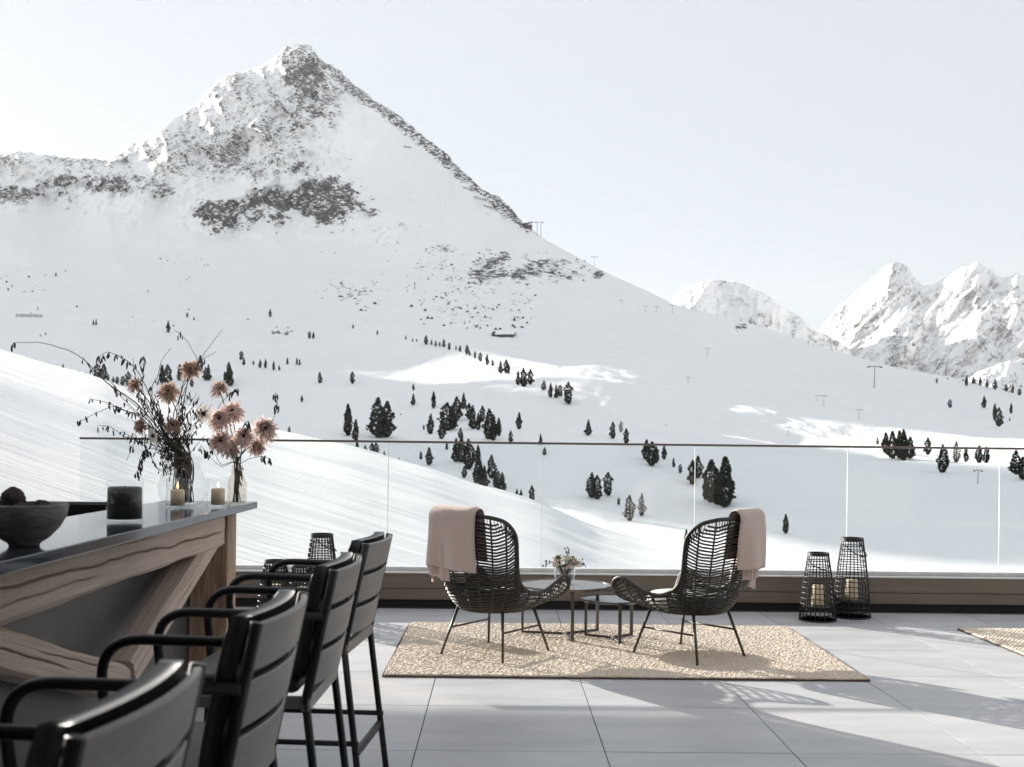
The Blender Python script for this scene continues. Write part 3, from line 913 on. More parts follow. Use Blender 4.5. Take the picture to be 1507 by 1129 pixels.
# lift top station on the skyline
p = on_slope(777, 336); k = p.xy.length / F_PX
e = empty('lift_station', p - Vector((0, 0, 1)), .3)
MB().box(-6.5 * k, 5 * k, -5, 5, 0, 5.5 * k).build('wall', M['hut_wood'], e)
MB().add([(-9 * k, -6, 5.5 * k), (6.5 * k, -6, 9 * k), (6.5 * k, 6, 9 * k), (-9 * k, 6, 5.5 * k), (-9 * k, -6, 6.6 * k), (6.5 * k, -6, 10.2 * k), (6.5 * k, 6, 10.2 * k), (-9 * k, 6, 6.6 * k)],
         [(0, 3, 2, 1), (4, 5, 6, 7), (0, 1, 5, 4), (1, 2, 6, 5), (2, 3, 7, 6), (3, 0, 4, 7)]).build('roof', M['black_metal'], e)
MB().box(-4 * k, -1 * k, -5.1, -5, 1 * k, 4 * k).build('window', M['hut_glass'], e)
tag(e, 'small dark lift station hut on the mountain skyline', 'hut')
# mountain hut with snowy roof
p = on_slope(742, 496); k = p.xy.length / F_PX
e = empty('mountain_hut', p - Vector((0, 0, 1.0)), -.25)
MB().box(-17 * k, 16 * k, -4.5, 4.5, 0, 4.2 * k).build('wall', M['hut_wood'], e)
MB().add([(-17 * k, -4.5, 4.2 * k), (-17 * k, 4.5, 4.2 * k), (-17 * k, 0, 9 * k), (-11 * k, -4.5, 4.2 * k), (-11 * k, 4.5, 4.2 * k), (-11 * k, 0, 9 * k)],
         [(0, 2, 1), (3, 4, 5), (0, 3, 5, 2), (1, 2, 5, 4), (0, 1, 4, 3)]).build('gable', M['hut_wood'], e)
MB().add([(-10.9 * k, -6.5, 3.6 * k), (18 * k, -6.5, 3.6 * k), (18 * k, 0, 9.6 * k), (-10.9 * k, 0, 9.6 * k), (18 * k, 6.5, 3.6 * k), (-10.9 * k, 6.5, 3.6 * k),
          (-10.9 * k, -6.5, 4.8 * k), (18 * k, -6.5, 4.8 * k), (18 * k, 0, 10.8 * k), (-10.9 * k, 0, 10.8 * k), (18 * k, 6.5, 4.8 * k), (-10.9 * k, 6.5, 4.8 * k)],
         [(0, 3, 2, 1), (3, 5, 4, 2), (6, 7, 8, 9), (9, 8, 10, 11), (0, 1, 7, 6), (4, 5, 11, 10), (1, 2, 8, 7), (2, 4, 10, 8), (3, 0, 6, 9), (5, 3, 9, 11)]).build('roof', M['snow_plain'], e)
for wx0 in (-15.5, -6, 2, 9):
    MB().box(wx0 * k, (wx0 + 2.4) * k, -4.58, -4.5, 1.2 * k, 3.4 * k).build('window', M['hut_glass'], e)
tag(e, 'dark timber mountain hut with a snow covered roof above the hummock', 'hut')
# avalanche fences
def fence(x0, y0, x1, y1, label, group):
    a, b = on_slope(x0, y0), on_slope(x1, y1)
    e = empty('avalanche_fence', a)
    d = b - a
    n = 5
    for i in range(n):
        q = d * (i / (n - 1))
        MB().tube([(q.x, q.y, q.z - 1), (q.x, q.y + .6, q.z + 4.2)], .22, 5).build('post', M['steel'], e)
    for hz in (1.1, 2.2, 3.3):
        MB().tube([(0, .3, hz), (d.x, d.y + .3, d.z + hz)], .34, 5).build('rail', M['steel'], e)
    tag(e, label, 'fence', group)
for q in [(681, 278, 698, 283), (697, 291, 716, 297), (712, 304, 734, 310)]:
    fence(*q, 'grey avalanche fence, one of three bars stepped below the right skyline ridge', 'stepped avalanche fences')
fence(755, 320, 767, 327, 'short avalanche fence just left of the lift station', None)
fence(594, 217, 604, 218, 'short lone avalanche fence high under the rocky right ridge', None)
fence(24, 467, 62, 467, 'long low snow fence on the smooth slope at the far left', None)
# ============================================================ TERRACE
JX, JY, TP = -0.383, 5.25, 0.903                      # a joint line each way, tile pitch
floor = MB().box(-6.0, 9.6, -1.2, 10.25, -0.45, -0.002).build('terrace_floor', M['joint'])
floor['kind'] = 'structure'
tm = MB().box(-TP / 2 + .0028, TP / 2 - .0028, -TP / 2 + .0028, TP / 2 - .0028, -.02, 0).mesh('tile', M['tile'])
for i in range(-5, 10):
    for j in range(-7, 5):
        x, y = JX + (i + .5) * TP, JY + (j + .5) * TP
        o = link('tile', tm, floor, (x, y, rnd.uniform(-.0006, .0003)), (rnd.uniform(-.0006, .0006), rnd.uniform(-.0006, .0006), rnd.choice((0, math.pi))))
WY = JY + 5 * TP + .06                                  # face of the low parapet
XL, XR = -4.05, 9.3
par = empty('parapet_wall', (0, WY, 0))
MB().box(XL, XR, .035, .30, 0, .072).build('plinth', M['plinth'], par)
MB().box(XL, XR, .03, .30, .072, .30).build('core', M['plinth'], par)
for (z0, z1) in ((.072, .168), (.173, .303)):
    xs = np.linspace(XL, XR, 4)
    for a, b in zip(xs[:-1], xs[1:]):
        MB().box(a + .002, b - .002, 0, .028, z0, z1, ch=.003).build('board', M['wall_board'], par)
MB().box(XL, XR, -.012, .30, .305, .318, ch=.003).build('coping', M['cap'], par)
tag(par, 'low brown boarded parapet with a black plinth at the terrace edge', 'wall')
bal = empty('glass_balustrade', (0, WY + .12, .318))
MB().box(XL + .03, XR, -.03, .05, 0, .034, ch=.004).build('base_channel', M['cap'], bal)
GYd = WY + .13
jx = [P(x, 700, Y=GYd).x for x in (120, 346, 572, 796, 1024, 1249, 1475)]
pitch = (jx[-1] - jx[0]) / 6
jx = [jx[0] + pitch * k for k in range(0, 10)]
for a, b in zip(jx[:-1], jx[1:]):
    MB().box(a + .004, b - .004, .002, .0185, .03, 1.158, ch=.0015).build('glass_panel', M['glass'], bal)
for a in jx[1:-1]:
    MB().box(a - .0024, a + .0024, .004, .0165, .036, 1.149).build('joint_seal', M['seal'], bal)
MB().box(jx[0], jx[-1], -.008, .028, 1.150, 1.170, ch=.004).build('handrail', M['rail'], bal)
tag(bal, 'frameless clear glass balustrade with a thin metal handrail along the terrace', 'balustrade')

# unseen roof added left of the frame to shade the bar and foreground
rw = empty('added_shade_roof', (-9.0, 10.0, 0))
ROOF_Z = 4.3
kx, ky = -sun_vec.x / sun_vec.z, -sun_vec.y / sun_vec.z
cxr, cyr = 1.30 - kx * ROOF_Z, 6.08 - ky * ROOF_Z
rw.location = (cxr, cyr, 0)
MB().box(-9.0, 0, -15.5, 0, ROOF_Z, ROOF_Z + .35, ch=.02).build('shade_slab', M['added_cladding'], rw)
for (px, py) in ((-4.5, -.5), (-8.5, -.5), (-4.5, -7.5), (-8.5, -7.5), (-4.5, -15.0), (-8.5, -15.0)):
    MB().box(px - .15, px + .15, py - .15, py + .15, -30.0, ROOF_Z).build('column', M['concrete'], rw)
MB().box(-9.0, -8.7, -15.5, 0, -30.0, ROOF_Z).build('wall', M['concrete'], rw)
tag(rw, 'unseen larch clad roof on pale columns, added left of the bar to cast shade', 'roof')

# unseen house front and balcony added behind camera to block sky and bounce light
hs = empty('added_hotel_front', (0, -2.6, 0))
MB().box(-14, 16, -.4, 0, -6, 10.5).build('wall', M['added_cladding'], hs)
MB().box(-14, 16, .002, 5.4, 2.95, 3.2, ch=.02).build('balcony', M['added_cladding'], hs)  # added slab, keeps more sky light off the foreground
for k in range(7):
    x = -12 + k * 4.1
    for z0, z1 in ((.02, 2.5), (3.5, 5.8), (6.9, 9.2)):
        w_ = MB().box(x, x + 2.6, .002, .06, z0, z1).build('window_frame', M['black_metal'], hs)
        MB().box(x + .08, x + 2.52, .061, .075, z0 + .08, z1 - .08).build('pane', M['hut_glass'], w_)
tag(hs, 'unseen larch clad hotel front with dark framed windows, added to darken the terrace shade', 'building')

# ============================================================ BAR
def timber(L, H, T, seed, cracks, nx=90, nz=12, amp=.006):
    """hewn beam along local x, front face towards +y, centred on the origin"""
    mb = MB()
    xs = np.linspace(-L / 2, L / 2, nx + 1)
    prof = []
    ring = []
    c = .02
    for k in range(nz + 1):
        ring.append((T / 2, -H / 2 + c + (H - 2 * c) * k / nz))
    ring += [(T / 2 - c, H / 2), (-T / 2, H / 2), (-T / 2, -H / 2), (T / 2 - c, -H / 2)]
    n = len(ring)
    A = np.array(ring)
    vs_ = []
    for i, x in enumerate(xs):
        for k in range(n):
            y, z = A[k]
            nn = float(fbm(np.array(x * 3.0 + seed), np.array(z * 9.0 + y * 5), 3, seed) - .5) * 2 * amp
            n2 = float(fbm(np.array(x * 1.1 + seed), np.array(k * .01), 2, seed + 5) - .5) * amp * 3.5
            if k <= nz:
                for (z0, slope_, wv, w, dep, x0, x1) in cracks:
                    if x0 < x < x1:
                        zc = z0 + slope_ * x + wv * float(fbm(np.array(x * 4.0), np.array(z0 * 50), 3, seed + 9) - .5)
                        d = abs(z - zc)
                        fade = min(1, (x - x0) / .15, (x1 - x) / .15)
                        y -= dep * fade * math.exp(-(d / w) ** 2)
                y += nn
            z += n2 + (nn if k > nz else 0)
            vs_.append((x, y, z))
    fs_ = []
    for i in range(nx):
        for k in range(n):
            l = (k + 1) % n
            fs_.append((i * n + k, (i + 1) * n + k, (i + 1) * n + l, i * n + l))
    fs_.append(tuple(range(n)))
    fs_.append(tuple(nx * n + k for k in range(n - 1, -1, -1)))
    return mb.add(vs_, fs_)
CT, BX = 1.10, -1.60                                    # counter height, face of the timber frame
bar = empty('bar_counter', (BX, 4.0, 0))
def put(o, loc, rot):
    o.location = loc
    o.rotation_euler = rot
    return o
MB().box(-.43, .135, -4.2, 2.70, CT - .042, CT, ch=.004).build('countertop', M['counter'], bar)
b = timber(3.60, .205, .15, 3, [(.005, .012, .03, .0034, .030, -1.78, 1.2), (-.03, -.01, .02, .0028, .018, .2, 1.7), (.06, 0, .014, .0022, .012, -.5, .15)], 150, 54)
put(b.build('beam', M['old_wood'], bar), (-.075, .66, .955), (0, 0, -math.pi / 2))     # faces +x
for yy in (2.57, -1.00):
    p_ = MB().box(-.21, .015, yy - .10, yy + .11, 0, CT - .044, ch=.008)
    p_.build('post', M['old_wood_v'], bar)
for (y0, z0, y1, z1, sd) in ((2.44, .905, .95, .42, 11), (-.95, .955, .97, .37, 12)):
    L = math.hypot(y1 - y0, z1 - z0)
    a = math.atan2(z1 - z0, y1 - y0) if y1 > y0 else math.atan2(z0 - z1, y0 - y1)
    b = timber(L, .135 if sd == 11 else .15, .11, sd, [(.0, .0, .02, .0030, .022, -.9, .3), (.032, .01, .014, .0026, .014, -.1, .75)], 100, 38, .008)
    o = b.build('brace', M['old_wood'], bar)
    # local x along the run (world +y), local y facing world +x
    Mx = Matrix(((0, 1, 0), (math.cos(a), 0, -math.sin(a)), (math.sin(a), 0, math.cos(a)))).to_4x4()
    o.matrix_local = Matrix.Translation((-.075 - (.02 if sd == 12 else 0), (y0 + y1) / 2, (z0 + z1) / 2)) @ Mx
MB().box(-.245, -.215, -4.1, 2.60, 0.02, CT - .043).build('front_panel', M['bar_panel'], bar)
MB().box(-.213, -.205, -4.1, 2.46, .02, .12).build('kick_plate', M['black_metal'], bar)
# return of the bar at its far end
MB().box(-3.0, -.434, 2.0, 2.30, CT - .13, CT + .010, ch=.003).build('return_worktop', M['black_counter'], bar)
MB().box(-3.0, -.25, 2.03, 2.07, .02, CT - .132).build('return_front', M['black_counter'], bar)
MB().box(-3.0, -.26, 2.22, 2.27, .02, CT - .132).build('return_back', M['bar_panel'], bar)
MB().box(-3.0, -.435, 1.992, 1.999, CT - .060, CT - .054).build('shadow_gap_trim', M['rail'], bar)
tag(bar, 'bar with a polished dark stone top on weathered timber beams and braces', 'bar')

# ============================================================ BAR STOOLS
def bez(p0, p1, p2, n=8):
    p0, p1, p2 = Vector(p0), Vector(p1), Vector(p2)
    return [p0 * (1 - t) ** 2 + p1 * 2 * t * (1 - t) + p2 * t * t for t in [k / n for k in range(n + 1)]]
def make_stool():
    """faces +y; back at -y; 0.5 wide"""
    e = empty('bar_stool')
    hw = .245
    def backy(z):
        return -.222 - .085 * (z - .66) / .415
    for sx in (-1, 1):
        MB().tube([(sx * (hw + .012), -.305, 0), (sx * hw, -.222, .665)], .0135, 8).build('leg', M['black_metal'], e, True)
        MB().tube([(sx * (hw + .012), .255, 0), (sx * hw, .212, .665)], .0135, 8).build('leg', M['black_metal'], e, True)
        pts = [(sx * (hw + .022), backy(.925), .928), (sx * (hw + .022), .12, .935)] + bez((sx * (hw + .022), .13, .935), (sx * (hw + .022), .235, .935), (sx * (hw + .020), .232, .83), 8) + [(sx * (hw + .012), .215, .675)]
        MB().tube(pts, .0145, 8).build('armrest', M['black_metal'], e, True)
        MB().tube([(sx * hw, backy(.655), .655), (sx * hw, backy(1.068), 1.068)], .015, 8).build('back_post', M['black_metal'], e, True)
        MB().tube([(sx * (hw + .006), -.285, .285), (sx * (hw + .006), .236, .285)], .011, 8, flat=1.2).build('side_stretcher', M['black_metal'], e, True)
    MB().box(-hw - .006, hw + .006, -.278, -.262, .222, .258, ch=.003).build('rear_stretcher', M['black_metal'], e)
    MB().box(-hw - .006, hw + .006, .222, .250, .262, .300, ch=.003).build('footrest', M['black_metal'], e)
    f = MB()
    f.box(-hw - .012, hw + .012, -.236, -.210, .632, .676, ch=.003)
    f.box(-hw - .012, hw + .012, .200, .226, .640, .676, ch=.003)
    f.box(-hw - .012, -hw + .014, -.208, .198, .640, .676, ch=.003)
    f.box(hw - .014, hw + .012, -.208, .198, .640, .676, ch=.003)
    f.build('seat_frame', M['slat'], e)
    for (z0, z1) in ((.706, .812), (.832, .938), (.958, 1.066)):
        s = MB()
        n = 12
        vs_, fs_ = [], []
        for i in range(n + 1):
            x = -hw + .004 + (2 * hw - .008) * i / n
            sag = -.030 * (1 - (x / hw) ** 2)
            for (zz_, dy) in ((z0, 0), (z0, -.012), (z0 + .004, -.016), (z1 - .004, -.016), (z1, -.012), (z1, 0)):
                vs_.append((x, backy(zz_) + sag + dy + .006, zz_))
        for i in range(n):
            for k in range(6):
                l = (k + 1) % 6
                fs_.append((i * 6 + k, i * 6 + l, (i + 1) * 6 + l, (i + 1) * 6 + k))
        fs_ += [tuple(range(5, -1, -1)), tuple(n * 6 + k for k in range(6))]
        s.add(vs_, fs_).build('back_slat', M['slat'], e)
    MB().box(-.225, .225, -.195, .185, .677, .737, ch=.022).build('seat_cushion', M['cushion_black'], e, True)
    # back cushion leaning on the slats, thick and rounded
    n, m_ = 14, 10
    vs_, fs_ = [], []
    for side, th in ((0, .012), (1, .088)):
        for i in range(n + 1):
            for j in range(m_ + 1):
                a, b_ = i / n * 2 - 1, j / m_ * 2 - 1
                z = .905 + b_ * .172
                rim = (max(abs(a), abs(b_)) ** 8)
                x = a * (.236 - .010 * abs(b_) ** 6)
                puff = th + (.010 * (1 - a * a) * (1 - b_ * b_) - .022 * rim if side else .012 * rim)
                vs_.append((x, backy(z) - .030 * (1 - (x / hw) ** 2) + puff + .002, z + .001))
    K = (n + 1) * (m_ + 1)
    def id_(s, i, j):
        return s * K + i * (m_ + 1) + j
    for i in range(n):
        for j in range(m_):
            fs_.append((id_(0, i, j), id_(0, i, j + 1), id_(0, i + 1, j + 1), id_(0, i + 1, j))[::-1])
            fs_.append((id_(1, i, j), id_(1, i, j + 1), id_(1, i + 1, j + 1), id_(1, i + 1, j)))
    for i in range(n):
        fs_.append((id_(0, i, 0), id_(0, i + 1, 0), id_(1, i + 1, 0), id_(1, i, 0)))
        fs_.append((id_(0, i, m_), id_(1, i, m_), id_(1, i + 1, m_), id_(0, i + 1, m_)))
    for j in range(m_):
        fs_.append((id_(0, 0, j), id_(1, 0, j), id_(1, 0, j + 1), id_(0, 0, j + 1)))
        fs_.append((id_(0, n, j), id_(0, n, j + 1), id_(1, n, j + 1), id_(1, n, j)))
    MB().add(vs_, fs_).build('back_cushion', M['cushion_black'], e, True)
    return e
proto = make_stool()
spots = [(4.58, 5.0, -.80, 'black bar stool farthest along the bar, next to the wooden end post'),
         (3.655, 1.5, -.805, 'second black bar stool from the wooden end post'),
         (2.65, 1.7, -.82, 'third black bar stool from the wooden end post'),
         (1.72, 3.2, -.845, 'fourth black bar stool from the end post, with pale lit top slat edge')]
for i, (y, a, x, lb) in enumerate(spots):
    o = proto if i == 0 else copy_tree(proto)
    o.location = (x, y, 0)
    o.rotation_euler = (0, 0, R(90 - a))
    tag(o, lb, 'bar stool', 'bar stools along the counter')
# ============================================================ RUGS
def rug(name, x0, x1, y0, y1, nx, ny, seed, rz=0.0, flip=False):
    xs, ys = np.linspace(0, x1 - x0, nx), np.linspace(0, y1 - y0, ny)
    X, Y = np.meshgrid(xs, ys)
    ii, jj = np.meshgrid(np.arange(nx), np.arange(ny))
    rs = np.random.RandomState(seed)
    big = rs.rand(ny // 3 + 1, nx // 2 + 1)
    tuft = ((ii // 2 + (jj // 3)) % 2) * .0025 + big[jj // 3, ii // 2] * .005 + rs.rand(ny, nx) * .002
    wav = .006 * (fbm(X * 2.2, Y * 2.2, 3, seed) - .4)
    Z = .012 + tuft + np.clip(wav, 0, 1)
    edge = np.minimum(np.minimum(ii, nx - 1 - ii), np.minimum(jj, ny - 1 - jj))
    Z = np.where(edge < 1, .003, Z)
    X = X + .012 * (fbm(Y * 2.5, Y * 0 + seed, 3, seed + 2) - .5) + rs.uniform(-.0015, .0015, X.shape)
    Y = Y + .014 * (fbm(X * 2.0, X * 0 + seed, 3, seed + 4) - .5)
    co_ = np.stack([X - (x1 - x0) / 2, Y - (y1 - y0) / 2, Z], -1)
    o = grid_mesh(name, co_, M['jute'], smooth=False)
    del o['kind']
    e = empty(name, ((x0 + x1) / 2, (y0 + y1) / 2, 0), rz)
    o.name = 'pile'
    e.name = name
    o.parent = e
    hx, hy = (x1 - x0) / 2, (y1 - y0) / 2
    pts = [(-hx - .004, -hy - .004, .006), (hx + .004, -hy - .004, .006), (hx + .004, hy + .004, .006), (-hx - .004, hy + .004, .006)]
    dense = []
    for k in range(4):
        a, b_ = Vector(pts[k]), Vector(pts[(k + 1) % 4])
        for q in range(40):
            dense.append(a.lerp(b_, q / 40) + Vector((rnd.uniform(-.002, .002), rnd.uniform(-.002, .002), rnd.uniform(-.001, .002))))
    MB().tube(dense, .0055, 5, closed=True).build('binding', M['jute_edge'], e)
    return e
r1 = rug('jute_rug', -.71, 2.34, 6.89, 8.92, 430, 290, 3, R(-.15))
tag(r1, 'large sand coloured woven jute rug under the two lounge chairs', 'rug')
pc = P(1410, 927, z=0)
r2 = rug('jute_rug', pc.x, pc.x + 2.6, pc.y - 2.03, pc.y, 330, 260, 5, 0)
tag(r2, 'second jute rug, bare, lying apart from the lounge chairs near the lanterns', 'rug')

# ============================================================ LOUNGE CHAIRS
RIM = [(0, -.425, .985), (.14, -.42, .987), (.235, -.395, .98), (.292, -.31, .945), (.312, -.228, .86), (.308, -.200, .73), (.302, -.180, .61), (.300, -.125, .51), (.325, -.02, .458), (.345, .10, .466), (.365, .205, .515),
       (.372, .300, .552), (.368, .372, .520), (.345, .388, .452), (.28, .372, .402), (.15, .380, .388), (0, .383, .384)]
half = catmull(RIM, 8)
def arclen(ps):
    s, out_ = 0, [0]
    for a, b_ in zip(ps[:-1], ps[1:]):
        s += (b_ - a).length
        out_.append(s)
    return out_
al = arclen(half)
def rim_at(t):
    s = t * al[-1]
    for i in range(len(al) - 1):
        if al[i + 1] >= s:
            k = (s - al[i]) / max(al[i + 1] - al[i], 1e-9)
            return half[i].lerp(half[i + 1], k)
    return half[-1]
def shell(t, s, side):
    """t along the rim from back centre to front centre, s from base ring to rim"""
    r = rim_at(t)
    ang = math.atan2(r.y + .02, max(r.x, 1e-4))
    base = Vector((.235 * math.cos(ang), -.01 + .245 * math.sin(ang), .335))
    hgt = r.z - base.z
    cz = base.z + (.16 * hgt if hgt > .25 else .05)
    ctl = Vector((r.x * 1.02, base.y + (r.y - base.y) * (.62 if hgt > .3 else .9), cz))
    p = base * (1 - s) ** 2 + ctl * 2 * s * (1 - s) + r * s * s
    return Vector((p.x * side, p.y, p.z))
def loop_ts(n):
    """full loop: +side from back to front, then -side from front to back"""
    return [(k / n, 1) for k in range(n)] + [(1 - k / n, -1) for k in range(n)]
def make_lounge():
    e = empty('lounge_chair')
    MB().tube([Vector((rim_at(t).x * sd, rim_at(t).y, rim_at(t).z)) for t, sd in loop_ts(70)], .0135, 8, closed=True).build('rim', M['rattan'], e, True)
    MB().tube([shell(t, 0, sd) for t, sd in loop_ts(30)], .011, 8, closed=True).build('base_ring', M['black_metal'], e, True)
    nr = 16
    rb = MB()
    for k in range(nr + 1):
        t = k / nr
        for sd in ((1,) if k in (0, nr) else (1, -1)):
            rb.tube([shell(t, s / 14, sd) for s in range(15)], .0068, 6, cap=False)
    rb.build('ribs', M['rattan'], e, True)
    # woven strands, laced from rib to rib, broken where the shell is low
    st = MB()
    per = 4
    ts = loop_ts(nr * per)
    lens = {}
    for t, sd in ts:
        c = [shell(t, q / 12, sd) for q in range(13)]
        lens[(t, sd)] = sum((b_ - a).length for a, b_ in zip(c[:-1], c[1:]))
    rng = random.Random(5)
    rows = 44
    for k in range(rows):
        dist = .016 + k * .0166
        run = []
        for q in range(len(ts) + 1):
            t, sd = ts[q % len(ts)]
            zig = .0012 * (1 if (q // 2) % 2 else -1) * (1 if q % 2 else 0.2)
            s = (dist + zig + rng.uniform(-.0015, .0015)) / lens[(t, sd)]
            off = .0035 if (q // per + k) % 2 else -.0035
            if s < .975 and not (t > .5 and k % 2):
                p = shell(t, s, sd)
                run.append(p + Vector((p.x, p.y, 0)).normalized() * off)
            else:
                if len(run) > 2:
                    st.tube(run, .0068, 4, cap=False)
                run = []
        if len(run) > 2:
            st.tube(run, .0068, 4, cap=False)
    # zigzag lacing along the rim
    for sd in (1, -1):
        zz = []
        for q in range(131):
            t = q / 130 * .86
            L = lens_at(t)
            zz.append(shell(t, 1 - (.0 if q % 2 else min(.055 / L, .35)), sd))
        st.tube(zz, .0042, 4, cap=False)
    st.build('weave', M['rattan'], e)
    for (sx, sy) in ((-1, -1), (1, -1), (-1, 1), (1, 1)):
        MB().tube([(sx * .185, sy * .185, .345), (sx * .262, sy * .288, 0)], [.0115, .0085], 8).build('leg', M['dark_metal'], e, True)
    for sx in (-1, 1):
        MB().tube([(sx * .216, -.228, .20), (sx * .216, .228, .20)], .007, 6).build('stretcher', M['dark_metal'], e, True)
    prof = [(0, .352), (.17, .352), (.235, .362), (.262, .385), (.262, .415), (.238, .440), (.16, .452), (0, .456)]
    MB().lathe(prof, 32, (0, .03, 0), 1.0, 1.05, .01).build('seat_cushion', M['cushion_light'], e, True)
    pr2 = MB().lathe([(.2645, .398), (.268, .401), (.2645, .404)], 32, (0, .03, 0), 1.0, 1.05, .01).build('piping', M['cushion_light'], e, True)
    return e
def lens_at(t):
    c = [shell(t, q / 12, 1) for q in range(13)]
    return sum((b_ - a).length for a, b_ in zip(c[:-1], c[1:]))
lc = make_lounge()
LC = c2w(-.10, 7.66)
RC = c2w(1.245, 7.66)
lz, rz_ = math.atan2(-.57, .82), math.atan2(.66, .75)
lc.location = LC; lc.rotation_euler = (0, 0, lz)
tag(lc, 'black woven wing lounge chair, throw over its left back, beside the flower vase table', 'lounge chair', 'woven lounge chairs on the jute rug')
lc2 = copy_tree(lc)
lc2.location = RC; lc2.rotation_euler = (0, 0, rz_)
tag(lc2, 'black woven wing lounge chair next to the two lanterns, throw over its right back', 'lounge chair', 'woven lounge chairs on the jute rug')

def throw(x0, x1, rear, front, seed, loc, rz, label, fold=True):
    """thick folded blanket hung over the chair back; x across the back"""
    n, segs = 26, 46
    def back_at(x):
        ax = min(abs(x), .335)
        # rim position at this x on the back top
        best = min(half[:40], key=lambda p: abs(p.x - ax))
        ov = max(0, abs(x) - .335)
        return best.y + .0, best.z - ov * .5
    e = empty('throw_blanket', loc, rz)
    rg = np.random.RandomState(seed)
    def sheet(off, xa, xb, rear_, front_, nm, th):
        vs_, fs_ = [], []
        tot = rear_ + front_ + math.pi * (.02 + off)
        for layer in (0, 1):
            o_ = off + (th if layer else 0)
            for i in range(n + 1):
                a = i / n
                x = xa + (xb - xa) * a
                by, bz = back_at(x)
                edge = min(a, 1 - a)
                rnd_e = .012 * max(0, 1 - edge / .07) ** 2 if layer else 0
                for j in range(segs + 1):
                    b_ = j / segs
                    d = b_ * tot
                    R0 = .018 + o_ - rnd_e
                    if d < rear_:
                        q = rear_ - d
                        y, z = by - R0 - q * .06 + .10 * min(q, .4) * .55, bz - q
                        # follow the bucket: the back sinks forward lower down
                    elif d < rear_ + math.pi * (.02 + off):
                        th_ = (d - rear_) / (.02 + off)
                        y, z = by - R0 * math.cos(th_), bz + R0 * math.sin(th_)
                    else:
                        q = d - rear_ - math.pi * (.02 + off)
                        y, z = by + R0 + q * .14, bz - q
                    w = .012 * math.sin(a * 7 + seed) + .010 * math.sin(a * 15 + seed * 2.1)
                    k = min(1, max(0, (rear_ - d)) / .25)
                    y -= k * w * 1.3
                    z += .012 * math.sin(a * 3.1 + seed) * k - .018 * a * k
                    xx_ = x + .014 * math.sin(b_ * 6 + seed) * k * (1 if a > .5 else -.6) + .02 * k * (a - .5)
                    vs_.append((xx_, y, z))
        K = (n + 1) * (segs + 1)
        g_ = lambda l, i, j: l * K + i * (segs + 1) + j
        for i in range(n):
            for j in range(segs):
                fs_.append((g_(1, i, j), g_(1, i + 1, j), g_(1, i + 1, j + 1), g_(1, i, j + 1)))
                fs_.append((g_(0, i, j), g_(0, i, j + 1), g_(0, i + 1, j + 1), g_(0, i + 1, j)))
        for i in range(n):
            for j in (0, segs):
                fs_.append((g_(0, i, j), g_(0, i + 1, j), g_(1, i + 1, j), g_(1, i, j)))
        for j in range(segs):
            for i in (0, n):
                fs_.append((g_(0, i, j), g_(1, i, j), g_(1, i, j + 1), g_(0, i, j + 1)))
        MB().add(vs_, fs_).build(nm, M['throw'], e, True)
    sheet(.006, x0 + .09, x0 + .26, rear + .075, front - .05, 'inner_fold', .012)
    sheet(.021, x0 + .012, x1 - .012, rear - .012, front - .02, 'under_layer', .011)
    sheet(.034, x0, x1, rear, front, 'top_layer', .014)
    tag(e, label, 'blanket', 'throw blankets on the lounge chairs')
throw(-.335, .155, .335, .30, 2, LC, lz, 'dusty rose knitted throw on the lounge chair beside the vase table')
throw(-.06, .40, .325, .28, 5, RC, rz_, 'dusty rose knitted throw on the lounge chair next to the lanterns')

# ============================================================ SIDE TABLES
def side_table(loc, rad, h, angs, legr, top_mat, label):
    e = empty('side_table', loc)
    MB().lathe([(0, h - .016), (rad - .012, h - .016), (rad, h - .010), (rad + .001, h), (rad - .003, h + .004), (rad - .009, h + .003), (rad - .010, h - .001), (0, h - .001)], 56).build('table_top', top_mat, e)
    hub = MB().lathe([(.022, .004), (.022, .016)], 16).build('hub', M['dark_metal'], e)
    for a in angs:
        c, s = math.cos(R(a)), math.sin(R(a))
        Mx = Matrix.Rotation(R(a), 4, 'Z')
        MB().box(.02, legr + .008, -.011, .011, .002, .018, ch=.002, M=Mx).build('foot_bar', M['dark_metal'], e)
        MB().box(legr - .008, legr + .008, -.012, .012, .018, h - .017, ch=.002, M=Mx).build('leg', M['dark_metal'], e)
        MB().box(.0, legr - .009, -.009, .009, h - .032, h - .018, M=Mx).build('top_bar', M['dark_metal'], e)
    tag(e, label, 'side table', 'round side tables between the lounge chairs')
    return e
T1 = c2w(.415, 8.42, .014)
side_table(T1, .352, .385, (168, 34, -83), .325, M['table_top'], 'larger round side table with veined brown top, holding the vase')
T2 = c2w(.765, 8.27, .014)
side_table(T2, .235, .300, (150, 40, -80), .215, M['table_blue'], 'smaller lower round side table with blue black top, empty')

# vase of dried flowers on the table
VP = c2w(.415, 8.44, T1.z + .3845)
e = empty('glass_vase', VP)
MB().lathe([(.070, .001), (.076, .010), (.078, .130), (.074, .130), (.072, .014), (0, .013)], 48, ribs=20).build('glass', M['vase_glass'], e, True)
tag(e, 'ribbed clear glass vase on the larger side table', 'vase')
fl = empty('dried_posy', VP + Vector((0, 0, .016)))
rg = random.Random(31)
def blossom(c, r, nrm, n=9):
    mb = MB()
    nrm = Vector(nrm).normalized()
    t1 = nrm.orthogonal().normalized()
    t2 = nrm.cross(t1)
    for k in range(n):
        a = k * 6.283 / n + rg.uniform(-.2, .2)
        d = (t1 * math.cos(a) + t2 * math.sin(a))
        s = d.cross(nrm)
        tip = c + d * r * rg.uniform(.8, 1.1) + nrm * r * rg.uniform(.1, .5)
        mid = c + d * r * .6 + nrm * r * .35
        mb.add([c, mid + s * r * .24, tip, mid - s * r * .24], [(0, 1, 2, 3)])
    return mb
